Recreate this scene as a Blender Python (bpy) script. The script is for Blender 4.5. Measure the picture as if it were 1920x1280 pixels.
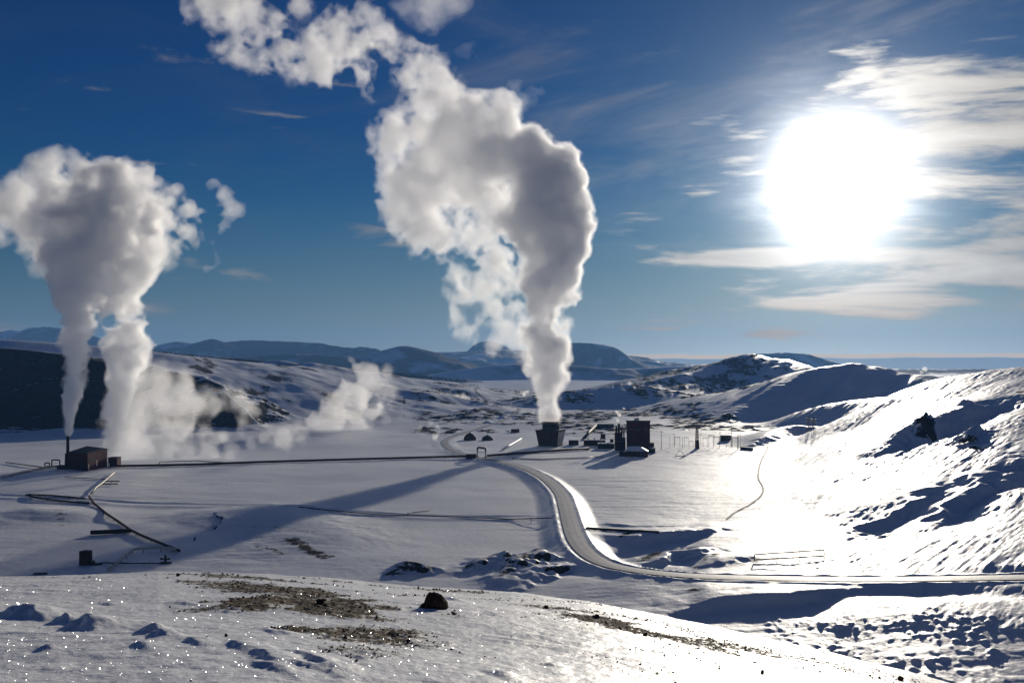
import bpy, bmesh, math, random
import numpy as np
from mathutils import Vector, Matrix

for _o in list(bpy.data.objects): bpy.data.objects.remove(_o)
SC = bpy.context.scene
COL = SC.collection
R = math.radians

# ------------------------------------------------------------------ camera
F = 1867.0; EYE = 60.0; HZ = 684.0           # focal length in photo pixels, eye height over the valley floor, horizon row
PITCH = math.atan((HZ-640.0)/F)
cam = bpy.data.cameras.new('camera'); camo = bpy.data.objects.new('camera', cam); COL.objects.link(camo)
camo.location = (0, 0, EYE); camo.rotation_euler = (math.pi/2+PITCH, 0, 0)
cam.sensor_width = 36.0; cam.lens = F/1920*36.0; cam.clip_start = 0.3; cam.clip_end = 60000
SC.camera = camo

# ------------------------------------------------------------------ sun and sky
SUN_AZ, SUN_EL = R(17.9), R(10.1)
SD = Vector((math.sin(SUN_AZ)*math.cos(SUN_EL), math.cos(SUN_AZ)*math.cos(SUN_EL), math.sin(SUN_EL)))
sl = bpy.data.lights.new('sun', 'SUN'); sl.energy = 5.0; sl.angle = R(0.53); sl.color = (1.0, 0.91, 0.77)
so = bpy.data.objects.new('sun', sl); COL.objects.link(so)
so.rotation_euler = SD.to_track_quat('Z', 'Y').to_euler()
so.location = (200, 500, 400)

def nodes_of(nt):
    nt.nodes.clear()
    def N(t, **k):
        n = nt.nodes.new(t)
        for a, v in k.items():
            if a == 'ins':
                for key, val in v.items():
                    s = n.inputs[key]
                    if isinstance(val, bpy.types.NodeSocket): nt.links.new(val, s)
                    else: s.default_value = val
            else: setattr(n, a, v)
        return n
    def M(op, a, b=0.0, c=None, clamp=False):
        n = nt.nodes.new('ShaderNodeMath'); n.operation = op; n.use_clamp = clamp
        for i, v in enumerate((a, b, c)):
            if v is None: continue
            if isinstance(v, bpy.types.NodeSocket): nt.links.new(v, n.inputs[i])
            else: n.inputs[i].default_value = v
        return n.outputs[0]
    def ramp(v, a, b, lo=0.0, hi=1.0, smooth=True):
        n = nt.nodes.new('ShaderNodeMapRange'); n.interpolation_type = 'SMOOTHSTEP' if smooth else 'LINEAR'
        nt.links.new(v, n.inputs['Value'])
        for k, x in (('From Min', a), ('From Max', b), ('To Min', lo), ('To Max', hi)): n.inputs[k].default_value = x
        return n.outputs['Result']
    def mix(f, a, b, t='MIX'):
        n = nt.nodes.new('ShaderNodeMix'); n.data_type = 'RGBA'; n.blend_type = t
        for s, v in ((n.inputs[0], f), (n.inputs[6], a), (n.inputs[7], b)):
            if isinstance(v, bpy.types.NodeSocket): nt.links.new(v, s)
            elif isinstance(v, (int, float)): s.default_value = v
            else: s.default_value = (*v, 1) if len(v) == 3 else v
        return n.outputs[2]
    return N, M, ramp, mix

world = bpy.data.worlds.new('World'); SC.world = world; world.use_nodes = True
nt = world.node_tree
N, M, ramp, mix = nodes_of(nt)
sky = N('ShaderNodeTexSky', sky_type='NISHITA', sun_disc=False, sun_elevation=SUN_EL, sun_rotation=SUN_AZ,
        altitude=600.0, air_density=1.0, dust_density=0.25, ozone_density=2.2)
tc = N('ShaderNodeTexCoord')
nrm = N('ShaderNodeVectorMath', operation='NORMALIZE'); nt.links.new(tc.outputs['Generated'], nrm.inputs[0])
D = nrm.outputs[0]
sep = N('ShaderNodeSeparateXYZ', ins={0: D})
az = M('MULTIPLY', M('ARCTAN2', sep.outputs[0], sep.outputs[1]), 57.2958)
el = M('MULTIPLY', M('ARCSINE', sep.outputs[2]), 57.2958)
dt = N('ShaderNodeVectorMath', operation='DOT_PRODUCT', ins={0: D, 1: tuple(SD)})
th = M('MULTIPLY', M('ARCCOSINE', M('MINIMUM', dt.outputs['Value'], 0.999999)), 57.2958)
# flat sheets of cirrus and altocumulus: direction mapped into degrees, stretched sideways
cv = N('ShaderNodeCombineXYZ', ins={0: M('MULTIPLY', az, 0.11), 1: M('MULTIPLY', M('ADD', el, M('MULTIPLY', az, 0.03)), 0.62), 2: 3.7})
n1 = N('ShaderNodeTexNoise', ins={'Vector': cv.outputs[0], 'Scale': 1.0, 'Detail': 9.0, 'Roughness': 0.56, 'Distortion': 0.35})
cv2 = N('ShaderNodeCombineXYZ', ins={0: M('MULTIPLY', az, 0.05), 1: M('MULTIPLY', M('SUBTRACT', el, M('MULTIPLY', az, 0.16)), 0.2), 2: 9.1})
n2 = N('ShaderNodeTexNoise', ins={'Vector': cv2.outputs[0], 'Scale': 1.6, 'Detail': 8.0, 'Roughness': 0.6, 'Distortion': 0.6})
def gauss2(a0, sa, e0, se):
    x = M('DIVIDE', M('SUBTRACT', az, a0), sa); y = M('DIVIDE', M('SUBTRACT', el, e0), se)
    return M('POWER', 2.71828, M('MULTIPLY', M('ADD', M('MULTIPLY', x, x), M('MULTIPLY', y, y)), -1.0))
right = M('MULTIPLY', ramp(az, 4.0, 25.0), ramp(el, 19.0, 12.0))
right = M('MULTIPLY', right, ramp(el, 1.2, 4.0))
cover = M('MULTIPLY', right, 0.14)
for g, w in ((gauss2(6.3, 1.9, 8.9, 1.1), 0.10), (gauss2(10.3, 1.6, 9.6, 0.55), 0.16), (gauss2(13.5, 5.0, 6.0, 0.5), 0.17),
             (gauss2(24.5, 4.0, 12.5, 2.6), 0.16), (gauss2(15.5, 6.5, 6.1, 0.55), 0.14), (gauss2(17.0, 5.0, 2.6, 0.5), 0.12), (gauss2(26.0, 6.5, 6.8, 1.9), 0.14),
             (gauss2(-11.0, 5.5, 7.6, 0.45), 0.11), (gauss2(14.5, 3.0, 1.75, 0.35), 0.20), (gauss2(17.0, 9.0, 4.4, 1.0), 0.06), (gauss2(8.0, 5.0, 4.8, 0.7), 0.05)):
    cover = M('ADD', cover, M('MULTIPLY', g, w))
dens = M('ADD', n1.outputs['Fac'], cover)
cl = ramp(dens, 0.585, 0.76)
veil = M('MULTIPLY', ramp(n2.outputs['Fac'], 0.46, 0.85), M('ADD', M('MULTIPLY', ramp(az, -24.0, 10.0), 0.38), 0.03))
veil = M('MULTIPLY', veil, ramp(el, 2.0, 10.0))
cl = M('MAXIMUM', M('MULTIPLY', cl, ramp(el, 0.4, 1.2)), veil)
# aureole round the sun
core = M('MULTIPLY', M('POWER', 2.71828, M('MULTIPLY', M('POWER', M('DIVIDE', M('ADD', th, M('MULTIPLY', M('SUBTRACT', n1.outputs['Fac'], 0.50), 5.0)), 2.25), 1.6), -1.0)), 7.0)
halo = M('MULTIPLY', M('POWER', 2.71828, M('DIVIDE', th, -2.7)), 1.7)
wide = M('MULTIPLY', M('POWER', 2.71828, M('DIVIDE', th, -9.0)), 0.085)
aur = M('ADD', M('ADD', core, halo), wide)
shade = ramp(n1.outputs['Fac'], 0.40, 0.72, 0.75, 1.15)
clb = M('MULTIPLY', M('ADD', M('MULTIPLY', M('POWER', 2.71828, M('DIVIDE', th, -6.0)), 2.4), 0.32), shade)
# sky colour
skyhs = N('ShaderNodeHueSaturation', ins={'Saturation': ramp(el, 0.0, 12.0, 0.30, 1.45, False), 'Value': 1.0, 'Color': sky.outputs[0]})
skyc = mix(1.0, skyhs.outputs[0], mix(ramp(el, 0.0, 11.0), (0.42, 0.60, 0.74), (0.05, 0.43, 0.84)), 'MULTIPLY')
SKY_K = 0.05
skys = N('ShaderNodeVectorMath', operation='SCALE', ins={0: skyc, 'Scale': SKY_K})
aurc = N('ShaderNodeVectorMath', operation='SCALE', ins={0: (1.0, 0.965, 0.92), 'Scale': aur})
hz_ = M('MULTIPLY', M('POWER', 2.71828, M('DIVIDE', M('MAXIMUM', el, 0.0), -3.6)), ramp(az, -30.0, 24.0, 0.012, 0.27))
hzc = N('ShaderNodeVectorMath', operation='SCALE', ins={0: (1.0, 0.84, 0.52), 'Scale': hz_})
s0 = N('ShaderNodeVectorMath', operation='ADD', ins={0: skys.outputs[0], 1: hzc.outputs[0]})
s1 = N('ShaderNodeVectorMath', operation='ADD', ins={0: s0.outputs[0], 1: aurc.outputs[0]})
warm = mix(ramp(el, 1.0, 5.0), (1.0, 0.74, 0.42), (1.0, 0.95, 0.87))
clc = N('ShaderNodeVectorMath', operation='SCALE', ins={0: warm, 'Scale': clb})
clc2 = N('ShaderNodeVectorMath', operation='ADD', ins={0: clc.outputs[0], 1: aurc.outputs[0]})
s2 = mix(M('MULTIPLY', cl, 0.92), s1.outputs[0], clc2.outputs[0])
# low pale bank of cloud lying on the horizon
bn = N('ShaderNodeTexNoise', ins={'Vector': N('ShaderNodeCombineXYZ', ins={0: M('MULTIPLY', az, 0.3), 1: M('MULTIPLY', el, 1.5), 2: 5.0}).outputs[0], 'Scale': 1.0, 'Detail': 5.0})
be = M('ADD', el, M('MULTIPLY', M('SUBTRACT', bn.outputs['Fac'], 0.5), 0.28))
band = M('MULTIPLY', ramp(be, 0.34, 0.42), ramp(be, 0.66, 0.52))
band = M('MULTIPLY', band, ramp(az, -6.0, 9.0, 0.25, 0.85))
bandc = mix(ramp(az, -5.0, 12.0), (0.35, 0.37, 0.36), (1.25, 0.88, 0.50))
s3 = mix(band, s2, bandc)
low = M('MULTIPLY', ramp(be, 0.42, 0.30), 0.65)
s4 = mix(low, s3, (0.13, 0.17, 0.23))
bg = N('ShaderNodeBackground', ins={'Color': s4, 'Strength': 1.0})
out = N('ShaderNodeOutputWorld'); nt.links.new(bg.outputs[0], out.inputs[0])
world.cycles.sampling_method = 'MANUAL'; world.cycles.sample_map_resolution = 1024

SC.view_settings.view_transform = 'Standard'; SC.view_settings.look = 'None'
SC.view_settings.exposure = -0.45; SC.view_settings.gamma = 1.0
SC.render.engine = 'CYCLES'
cy = SC.cycles
cy.max_bounces = 48; cy.diffuse_bounces = 2; cy.glossy_bounces = 2; cy.transmission_bounces = 2; cy.volume_bounces = 48
cy.transparent_max_bounces = 160; cy.use_denoising = True; cy.sample_clamp_indirect = 8.0
cy.use_adaptive_sampling = True; cy.adaptive_threshold = 0.015; cy.caustics_reflective = False; cy.caustics_refractive = False

# ------------------------------------------------------------------ helpers
def tag(o, label=None, cat=None, group=None, kind=None):
    if label: o['label'] = label
    if cat: o['category'] = cat
    if group: o['group'] = group
    if kind: o['kind'] = kind
    return o
def empty(name, loc, rz=0.0):
    o = bpy.data.objects.new(name, None); COL.objects.link(o)
    o.location = loc; o.rotation_euler = (0, 0, rz); o.empty_display_size = 1.0
    return o
def at(px, py, z=0.0):
    """point on the level z seen at a photo pixel"""
    d = ray(px, py); t = (z-EYE)/d[2]
    return np.array([d[0]*t, d[1]*t, z])
def ray(px, py):
    x = (px-960.0)/F; v = (640.0-py)/F
    c, s = math.cos(PITCH), math.sin(PITCH)
    return np.array([x, c-v*s, s+v*c])
def atY(px, py, Y):
    d = ray(px, py); t = Y/d[1]
    return np.array([d[0]*t, Y, EYE+d[2]*t])

# 2-D gradient noise on arrays
_rng = np.random.RandomState(11)
_perm = _rng.permutation(4096)
_ga = _rng.rand(4096)*2*np.pi
_gx, _gy = np.cos(_ga), np.sin(_ga)
def pnoise(x, y, seed=0):
    xi = np.floor(x).astype(np.int64); yi = np.floor(y).astype(np.int64)
    xf = x-xi; yf = y-yi
    u = xf*xf*xf*(xf*(xf*6-15)+10); v = yf*yf*yf*(yf*(yf*6-15)+10)
    def g(ix, iy, dx, dy):
        h = _perm[(_perm[(ix+seed*57) & 4095]+iy) & 4095]
        return _gx[h]*dx+_gy[h]*dy
    a = g(xi, yi, xf, yf); b = g(xi+1, yi, xf-1, yf); c = g(xi, yi+1, xf, yf-1); d = g(xi+1, yi+1, xf-1, yf-1)
    return (a+(b-a)*u+((c+(d-c)*u)-(a+(b-a)*u))*v)*1.5
def fbm(x, y, wl, octs=5, gain=0.5, seed=0):
    r = np.zeros_like(x); a = 1.0
    for i in range(octs):
        r += a*pnoise(x/wl, y/wl, seed+i); a *= gain; wl *= 0.5
    return r
def sst(a, b, x):
    t = np.clip((x-a)/(b-a), 0, 1); return t*t*(3-2*t)
def smax(a, b, k):
    h = np.clip(0.5+0.5*(a-b)/k, 0, 1); return b+(a-b)*h+k*h*(1-h)
def polyseg_near(x, y, pts, maxd):
    """polyseg worked out only for the points within maxd of the line"""
    P = np.asarray(pts, float); m = np.zeros(x.shape, bool)
    for i in range(0, len(P)-1, 4):
        q = P[i:i+5, :2]; lo = q.min(0)-maxd; hi = q.max(0)+maxd
        m |= (x > lo[0]) & (x < hi[0]) & (y > lo[1]) & (y < hi[1])
    d = np.full(x.shape, 1e9); side = np.zeros_like(x); z = np.zeros_like(x)
    if m.any():
        a, b, (c,), _, _ = polyseg(x[m], y[m], P); d[m] = a; side[m] = b; z[m] = c
    return d, side, (z,), None, None
def polyseg(x, y, pts):
    """nearest point of a polyline [(X,Y,v...)]: distance, signed side (+ left of travel), interpolated values, arc position"""
    P = np.asarray(pts, float); best = np.full(x.shape, 1e18); side = np.zeros_like(x)
    vals = [np.zeros_like(x) for _ in range(P.shape[1]-2)]; arc = np.zeros_like(x); L = 0.0
    for i in range(len(P)-1):
        ax, ay = P[i, :2]; dx, dy = P[i+1, :2]-P[i, :2]; l2 = dx*dx+dy*dy+1e-9; l = math.sqrt(l2)
        t = np.clip(((x-ax)*dx+(y-ay)*dy)/l2, 0, 1)
        ex = x-ax-t*dx; ey = y-ay-t*dy; d = ex*ex+ey*ey; m = d < best
        best = np.where(m, d, best); side = np.where(m, (dx*ey-dy*ex)/(l*np.sqrt(d)+1e-6), side); arc = np.where(m, L+t*l, arc)
        for k in range(len(vals)): vals[k] = np.where(m, P[i, 2+k]+t*(P[i+1, 2+k]-P[i, 2+k]), vals[k])
        L += l
    return np.sqrt(best), side, vals, arc, L
def smooth_poly(pts, n=8):
    P = np.asarray(pts, float); Q = np.vstack([2*P[0]-P[1], P, 2*P[-1]-P[-2]]); o = []
    for i in range(1, len(Q)-2):
        for k in range(n):
            t = k/n; a, b, c, d = Q[i-1], Q[i], Q[i+1], Q[i+2]
            o.append(0.5*((2*b)+(-a+c)*t+(2*a-5*b+4*c-d)*t*t+(-a+3*b-3*c+d)*t**3))
    o.append(P[-1]); return np.array(o)
def tps(ctrl):
    C = np.asarray(ctrl, float); S = 100.0; X = C[:, :2]/S; n = len(C)
    def U(r2): return 0.5*r2*np.log(r2+1e-9)
    r2 = ((X[:, None]-X[None])**2).sum(-1)
    A = np.zeros((n+3, n+3)); A[:n, :n] = U(r2)+np.eye(n)*0.002; A[:n, n] = 1; A[:n, n+1:] = X; A[n, :n] = 1; A[n+1:, :n] = X.T
    w = np.linalg.solve(A, np.concatenate([C[:, 2], np.zeros(3)]))
    def f(x, y):
        x = x/S; y = y/S; r = w[n]+w[n+1]*x+w[n+2]*y
        for i in range(n): r = r+w[i]*U((x-X[i, 0])**2+(y-X[i, 1])**2)
        return r
    return f

# ------------------------------------------------------------------ terrain
def crest_curve():
    return np.array([(-900, 1120), (0, 1080), (150, 1078), (300, 1071), (500, 1074), (650, 1085), (800, 1097), (960, 1109), (1100, 1126), (1200, 1143),
                     (1300, 1164), (1400, 1186), (1500, 1208), (1600, 1232), (1700, 1255), (1780, 1280), (2000, 1330), (3000, 1500)], float)
CC = crest_curve()
def column(x, y): return 960+F*x/np.maximum(y, 1e-3)
B_H = 0.00078; E0 = 1.65
def near_hill(x, y):
    r = np.hypot(x, y)
    u = np.where(y > 0.01*r, column(x, y), np.sign(x)*9000)
    dd = (np.interp(u, CC[:, 0], CC[:, 1])-HZ)/F
    yy = np.where(y > 0, np.maximum(y, r*0.75), r*0.75)
    a = dd-2*math.sqrt(E0*B_H)
    return EYE-E0-a*yy-B_H*yy*yy

ROAD = [(2300, 1075, 10.0), (2050, 1079, 9.0), (1920, 1081, 8.0), (1750, 1084, 6.5), (1600, 1085, 5.0), (1450, 1083, 4.0), (1330, 1080, 3.4), (1230, 1073, 3.0), (1150, 1060, 2.8),
        (1105, 1040, 2.8), (1080, 1012, 3.0), (1068, 980, 3.0), (1060, 950, 3.0), (1049, 922, 2.6), (1020, 895, 2.2), (980, 876, 2.0), (940, 865, 1.6),
        (895, 857, 1.2), (862, 849, 1.0), (840, 838, 1.0), (834, 826, .8), (850, 817, .7), (885, 806, .6), (930, 791, .5), (962, 779, .5),
        (973, 773, .5), (966, 767, .6), (940, 761, .8), (905, 755, .8), (890, 750, .8), (905, 742, 1.0)]
ROADW = smooth_poly([tuple(at(a, b, c)) for a, b, c in ROAD], 8)
TRACK_B = [(1030, 968, 0.2), (960, 968, .6), (880, 967, .6), (780, 966, .6), (700, 962, .6), (620, 958, .6), (540, 955, .6), (470, 951, .6), (380, 946, .6), (260, 943, .6), (170, 938, .6), (60, 932, .6), (-60, 926, .6)]
TRACKW = smooth_poly([tuple(at(a, b, 0)[:2])+(c,) for a, b, c in TRACK_B], 4)

def crest(pts): return [tuple(atY(a, b, c)) for a, b, c in pts]
def gp(px, py): p = at(px, py, 0.0); return (p[0], p[1])
R1 = tps([tuple(atY(*p)) for p in [(1640, 757, 800), (1720, 722, 760), (1800, 716, 700), (1890, 716, 650), (1960, 712, 640), (2200, 690, 640),
        (1900, 742, 570), (1900, 790, 480), (1900, 860, 395), (1920, 930, 335), (1900, 1000, 290), (1750, 1000, 315), (1750, 900, 385), (1750, 800, 520), (1750, 745, 650), (1600, 1000, 345), (1600, 900, 440), (1600, 850, 540), (1610, 800, 690),
        (1500, 1000, 350), (1500, 900, 490), (2200, 900, 330), (2200, 790, 450), (2300, 1060, 250), (1900, 1060, 255), (1750, 1060, 268), (1600, 1060, 280), (1550, 830, 660)]]
        + [(*gp(1340, 990), -1.0), (*gp(1385, 930), -1.5), (*gp(1415, 880), -2.0), (*gp(1445, 840), -2.5), (*gp(1500, 812), -3.0), (*gp(1420, 1040), 1.0), (*gp(1300, 1030), -1),
           (150, 1000, -6), (230, 1000, -2), (300, 950, 22), (420, 950, 32), (250, 1150, -12), (400, 1150, 4), (600, 1200, 10), (550, 900, 60), (700, 700, 90), (50, 600, -12), (20, 800, -16), (60, 400, -7), (300, 60, 8), (150, 60, -6), (450, 300, 60)])
L1 = crest([(-500, 635, 1250), (-200, 645, 1200), (0, 652, 1150), (110, 664, 1120), (200, 676, 1090), (290, 686, 1070), (350, 700, 1040), (390, 714, 1010), (415, 738, 980), (440, 765, 960), (465, 796, 930)])
L2 = crest([(60, 650, 1500), (300, 668, 1500), (390, 671, 1560), (470, 684, 1640), (560, 690, 1750), (650, 692, 1850), (720, 702, 1950), (790, 716, 2050), (860, 726, 2150)])
L0 = crest([(-900, 600, 1900), (-300, 622, 1700), (0, 636, 1550), (120, 645, 1500), (240, 655, 1500), (330, 672, 1480), (430, 710, 1450), (500, 760, 1400)])
R2 = crest([(1325, 802, 1010), (1370, 776, 1080), (1400, 758, 1120), (1440, 735, 1170), (1480, 714, 1220), (1530, 696, 1260), (1580, 685, 1290), (1612, 682, 1300), (1660, 690, 1290), (1700, 704, 1260), (1760, 722, 1200), (1900, 740, 1150)])
R3 = crest([(1225, 722, 1750), (1260, 708, 1850), (1300, 697, 1950), (1350, 682, 2050), (1390, 670, 2100), (1425, 670, 2150), (1452, 684, 2150), (1480, 694, 2100), (1520, 706, 2000)])
R4 = crest([(1040, 760, 1420), (1070, 738, 1450), (1115, 727, 1480), (1180, 721, 1500), (1235, 730, 1480), (1270, 745, 1430), (1300, 765, 1380)])
R4B = crest([(1160, 790, 1080), (1260, 768, 1250), (1330, 764, 1320), (1390, 780, 1200)])
R5 = crest([(1412, 832, 735), (1432, 816, 760), (1455, 804, 790), (1490, 797, 810), (1530, 800, 800), (1560, 806, 780)])
FAR = [
 ([(-200, 632, 8600), (-60, 626, 8600), (0, 622, 8600), (18, 618, 8600), (40, 619, 8600), (65, 613, 8600), (105, 613, 8600), (150, 622, 8600), (220, 640, 8600), (290, 655, 8600)], 900, 0.5),
 ([(270, 662, 7000), (310, 655, 7000), (325, 640, 7000), (340, 640, 7000), (352, 643, 7000), (375, 642, 7000), (398, 635, 7000), (415, 641, 7000), (470, 637, 7200), (540, 640, 7200), (600, 643, 7000), (660, 648, 6800), (690, 650, 6600), (715, 656, 6400)], 1500, 0.30),
 ([(690, 668, 5200), (720, 657, 5200), (745, 650, 5200), (762, 648, 5200), (785, 655, 5200), (810, 667, 5200), (850, 675, 5200), (930, 688, 5000)], 900, 0.26),
 ([(780, 662, 8600), (830, 660, 8600), (880, 658, 8600), (950, 656, 8600), (1050, 655, 8600), (1100, 662, 8600)], 2500, 0.12),
 ([(870, 657, 9600), (884, 650, 9600), (896, 642, 9600), (918, 639, 9600), (940, 644, 9600), (958, 654, 9600), (980, 664, 9600)], 700, 0.8),
 ([(1000, 664, 6800), (1040, 652, 6800), (1072, 641, 6800), (1120, 643, 6800), (1148, 649, 6800), (1168, 658, 6800), (1182, 672, 6800), (1200, 690, 6800)], 700, 0.55),
 ([(1385, 672, 7800), (1405, 666, 7800), (1432, 662, 7800), (1490, 661, 7800), (1525, 667, 7800), (1550, 677, 7800), (1575, 690, 7800)], 700, 0.42),
 ([(880, 690, 4200), (960, 682, 4300), (1060, 684, 4300), (1140, 690, 4200), (1200, 690, 4300), (1290, 686, 4300), (1350, 692, 4300)], 700, 0.2),
 ([(430, 672, 5000), (500, 665, 5200), (580, 664, 5200), (650, 670, 5000), (700, 682, 4800)], 900, 0.22),
 ([(1560, 690, 6000), (1700, 692, 6000), (1850, 691, 6200), (2100, 691, 6000)], 900, 0.1),
]
def ridge_h(x, y, pts, sn, sf, round_=4.0, rough=0.0, seed=0, sf2=None, near=False):
    """ridge with near-side slope sn and far-side slope sf (sides told by distance from the camera)"""
    if near:
        P = smooth_poly(pts, 4); d, side, (z,), arc, L = polyseg(x, y, P)
        if sf2 is not None: sf = sf+(sf2-sf)*sst(0.55, 1.0, arc/L)
        return z-(np.sqrt(d*d+round_*round_)-round_)*(sn+(sf-sn)*0.5*(1+np.clip(side, -1, 1)))
    P = smooth_poly(pts, 3); r = np.full(x.shape, -1e4); n = len(P)-1
    for i in range(n):
        ax, ay, az_ = P[i]; dx, dy, dz = P[i+1]-P[i]; l2 = dx*dx+dy*dy+1e-9; l = math.sqrt(l2)
        t = np.clip(((x-ax)*dx+(y-ay)*dy)/l2, 0, 1); ex = x-ax-t*dx; ey = y-ay-t*dy; d = np.sqrt(ex*ex+ey*ey)
        side = np.clip((dx*ey-dy*ex)/(l*d+1e-6), -1, 1)      # travel is left to right, so + is the far side
        f2 = sf if sf2 is None else sf+(sf2-sf)*float(sst(0.55, 1.0, np.array(i/n)))
        s = sn+(f2-sn)*0.5*(1+side)
        r = np.maximum(r, az_+t*dz-(np.sqrt(d*d+round_*round_)-round_)*s)
    return r
def bump(h, x, y, pts, wn, wf, rough=0.0, seed=3):
    """adds a low ridge: pts (px, py, height), wn/wf widths in metres towards and away from the camera"""
    P = [(*gp(a, b), c) for a, b, c in pts]
    xs = [p[0] for p in P]; ys = [p[1] for p in P]; m = max(wn, wf)*3.2+10
    w = (x > min(xs)-m) & (x < max(xs)+m) & (y > min(ys)-m) & (y < max(ys)+m)
    if not w.any(): return h
    xx, yy = x[w], y[w]
    jx = xx+rough*3*pnoise(xx/9, yy/9, seed)+rough*1.2*pnoise(xx/3, yy/3, seed+5); jy = yy+rough*3*pnoise(xx/9+7, yy/9, seed+1)+rough*1.2*pnoise(xx/3, yy/3+4, seed+6)
    d, side, (a,), arc, L = polyseg(jx, jy, P)
    s = wn+(wf-wn)*0.5*(1+np.clip(side, -1, 1))
    h = h.copy(); h[w] += a*np.exp(-(d/s)**2); return h

def valley(x, y):
    r = np.hypot(x, y)
    h = 0.9*fbm(x, y, 160, 3, 0.45, 20)*sst(250, 700, r)+0.35*fbm(x, y, 60, 3, 0.5, 24)
    h = h+sst(2200, 5000, r)*9*fbm(x, y, 900, 5, 0.5, 28)
    return h
def terrain(x, y, detail=True):
    r = np.hypot(x, y); u = np.where(y > 0.05*r, column(x, np.maximum(y, 0.05*r)), np.sign(x)*9000+960)
    if x.size > 1 and r.max() < 95: return near_hill(x, y)+near_detail(x, y, r, u)
    h = valley(x, y)
    mid = r < 3200
    # ground swells on the far side of the plain
    h = h+sst(1300, 1900, r)*(1-sst(3000, 4500, r))*3.0*fbm(x, y, 260, 4, 0.5, 33)
    # hills
    hr = R1(x, y)
    far_fade = sst(1300, 1000, r)
    hr = hr*far_fade-(1-far_fade)*30
    right_mask = sst(1180, 1330, u)
    hr = hr*right_mask-(1-right_mask)*15
    h = smax(h, hr, 5.0)
    hillm = np.clip(hr/8, 0, 1)
    wr = fbm(x, y, 60, 4, 0.5, 70)
    # west ridge with its dark scarp
    l0 = ridge_h(x, y, L0, 0.25, 0.05, 20, near=True)
    d1 = ridge_h(x+10*wr, y+14*wr, L1, 0.55, 0.085, 10, sf2=0.6, near=True)
    d1 = np.maximum(d1, -40)
    l2 = ridge_h(x, y, L2, 0.13, 0.12, 30, near=True)+sst(0, 60, r-900)*5*fbm(x*0.8+y*0.35, y*0.4-x*0.15, 110, 4, 0.5, 44)*(1-sst(2600, 3000, r))*np.clip((u-250)/100, 0, 1)*(u < 1000)
    hw = smax(smax(l0, l2, 12), d1, 6)
    h = smax(h, hw, 6)
    for P, sn, sf, amp, sd in ((R2, 0.27, 0.22, 7.5, 50), (R3, 0.26, 0.2, 10, 52), (R4, 0.20, 0.14, 2, 54), (R4B, 0.07, 0.07, 2, 58), (R5, 0.30, 0.25, 0.5, 56)):
        if r.max() < 600 or r.min() > 4000: continue
        rr = np.hypot(x-P[0][0], y-P[0][1])
        q = ridge_h(x, y, P, sn, sf, 6 if P is not R5 else 2)
        rib = fbm((x*0.83-y*0.55)*1.0, (x*0.55+y*0.83)*0.20, 90 if P is not R5 else 18, 4, 0.55, sd)
        q = q+amp*rib*sst(2, 30, q)*0.8
        h = smax(h, q, 3.0)
    # distant mountains
    fm = np.zeros_like(h)-200
    for k, (P, hw_, s) in enumerate(FAR if r.max() > 3000 else []):
        W = crest(P); Ps = smooth_poly(W, 3)
        z0 = ridge_h(x, y, W, s, s, 15)
        er = fbm(x, y, 700, 5, 0.55, 80+k); er = er
        er2 = np.abs(fbm(x, y, 320, 4, 0.5, 95+k))
        zt = max(p[2] for p in W); dn = np.clip((zt-z0)/(zt+1), 0, 1); q = z0-dn*zt*(0.22*er+0.22*er2)
        fm = np.maximum(fm, q)
    h = np.where(r > 3000, smax(h, fm, 12), h)
    if not detail: pass
    # mounds and scarps of the middle ground (height fields in metres)
    B = lambda h, *a, **k: bump(h, x, y, *a, **k)
    h = B(h, [(1168, 1026, .8), (1185, 1020, 2.6), (1230, 1014, 3.2), (1290, 1009, 3.0), (1345, 1000, 1.2)], 3.6, 20, rough=0.35)
    h = B(h, [(1180, 1040, -1.2), (1300, 1032, -1.2)], 6, 6)
    h = B(h, [(1205, 1068, 1.0), (1230, 1060, 2.0), (1262, 1052, 2.6), (1300, 1048, 2.4), (1345, 1042, 1.2)], 3, 10, rough=1.2, seed=9)
    h = B(h, [(1290, 1068, .8), (1350, 1060, 1.5), (1400, 1058, 1.2)], 5, 12, rough=0.4, seed=13)
    h = B(h, [(1130, 1096, 1.2), (1200, 1102, 2.0), (1290, 1106, 2.0), (1400, 1104, 1.6), (1500, 1102, 1.2)], 16, 10)
    h = B(h, [(1140, 985, .6), (1200, 993, 0.8), (1300, 996, 0.6)], 2.0, 3.0)
    h = B(h, [(300, 985, 1.0), (400, 972, 3.0), (480, 970, 4.0), (560, 988, 3.4), (620, 1015, 2.6), (680, 1040, 1.2)], 34, 22, rough=0.8, seed=15)
    h = B(h, [(0, 975, 2.0), (60, 968, 3.0), (130, 968, 2.0)], 14, 18, seed=17)
    h = B(h, [(735, 1080, 1.0), (765, 1072, 2.6), (800, 1073, 2.2)], 3, 4, rough=1.0, seed=19)
    h = B(h, [(868, 1074, 1.0), (900, 1064, 2.4), (930, 1056, 2.6)], 3, 6, rough=1.0, seed=21)
    h = B(h, [(940, 1090, 1.5), (975, 1068, 3.6), (1010, 1052, 4.0), (1040, 1047, 2)], 5, 7, rough=1.2, seed=23)
    h = B(h, [(975, 1100, 1.0), (1020, 1080, 2.8), (1060, 1070, 1.8)], 3.5, 5, rough=1.2, seed=25)
    h = B(h, [(1262, 1156, 1.0), (1300, 1148, 1.8), (1360, 1142, 2.2), (1450, 1140, 2.3), (1530, 1139, 2.0), (1592, 1134, .8)], 3.4, 14, rough=0.35, seed=27)
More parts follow.
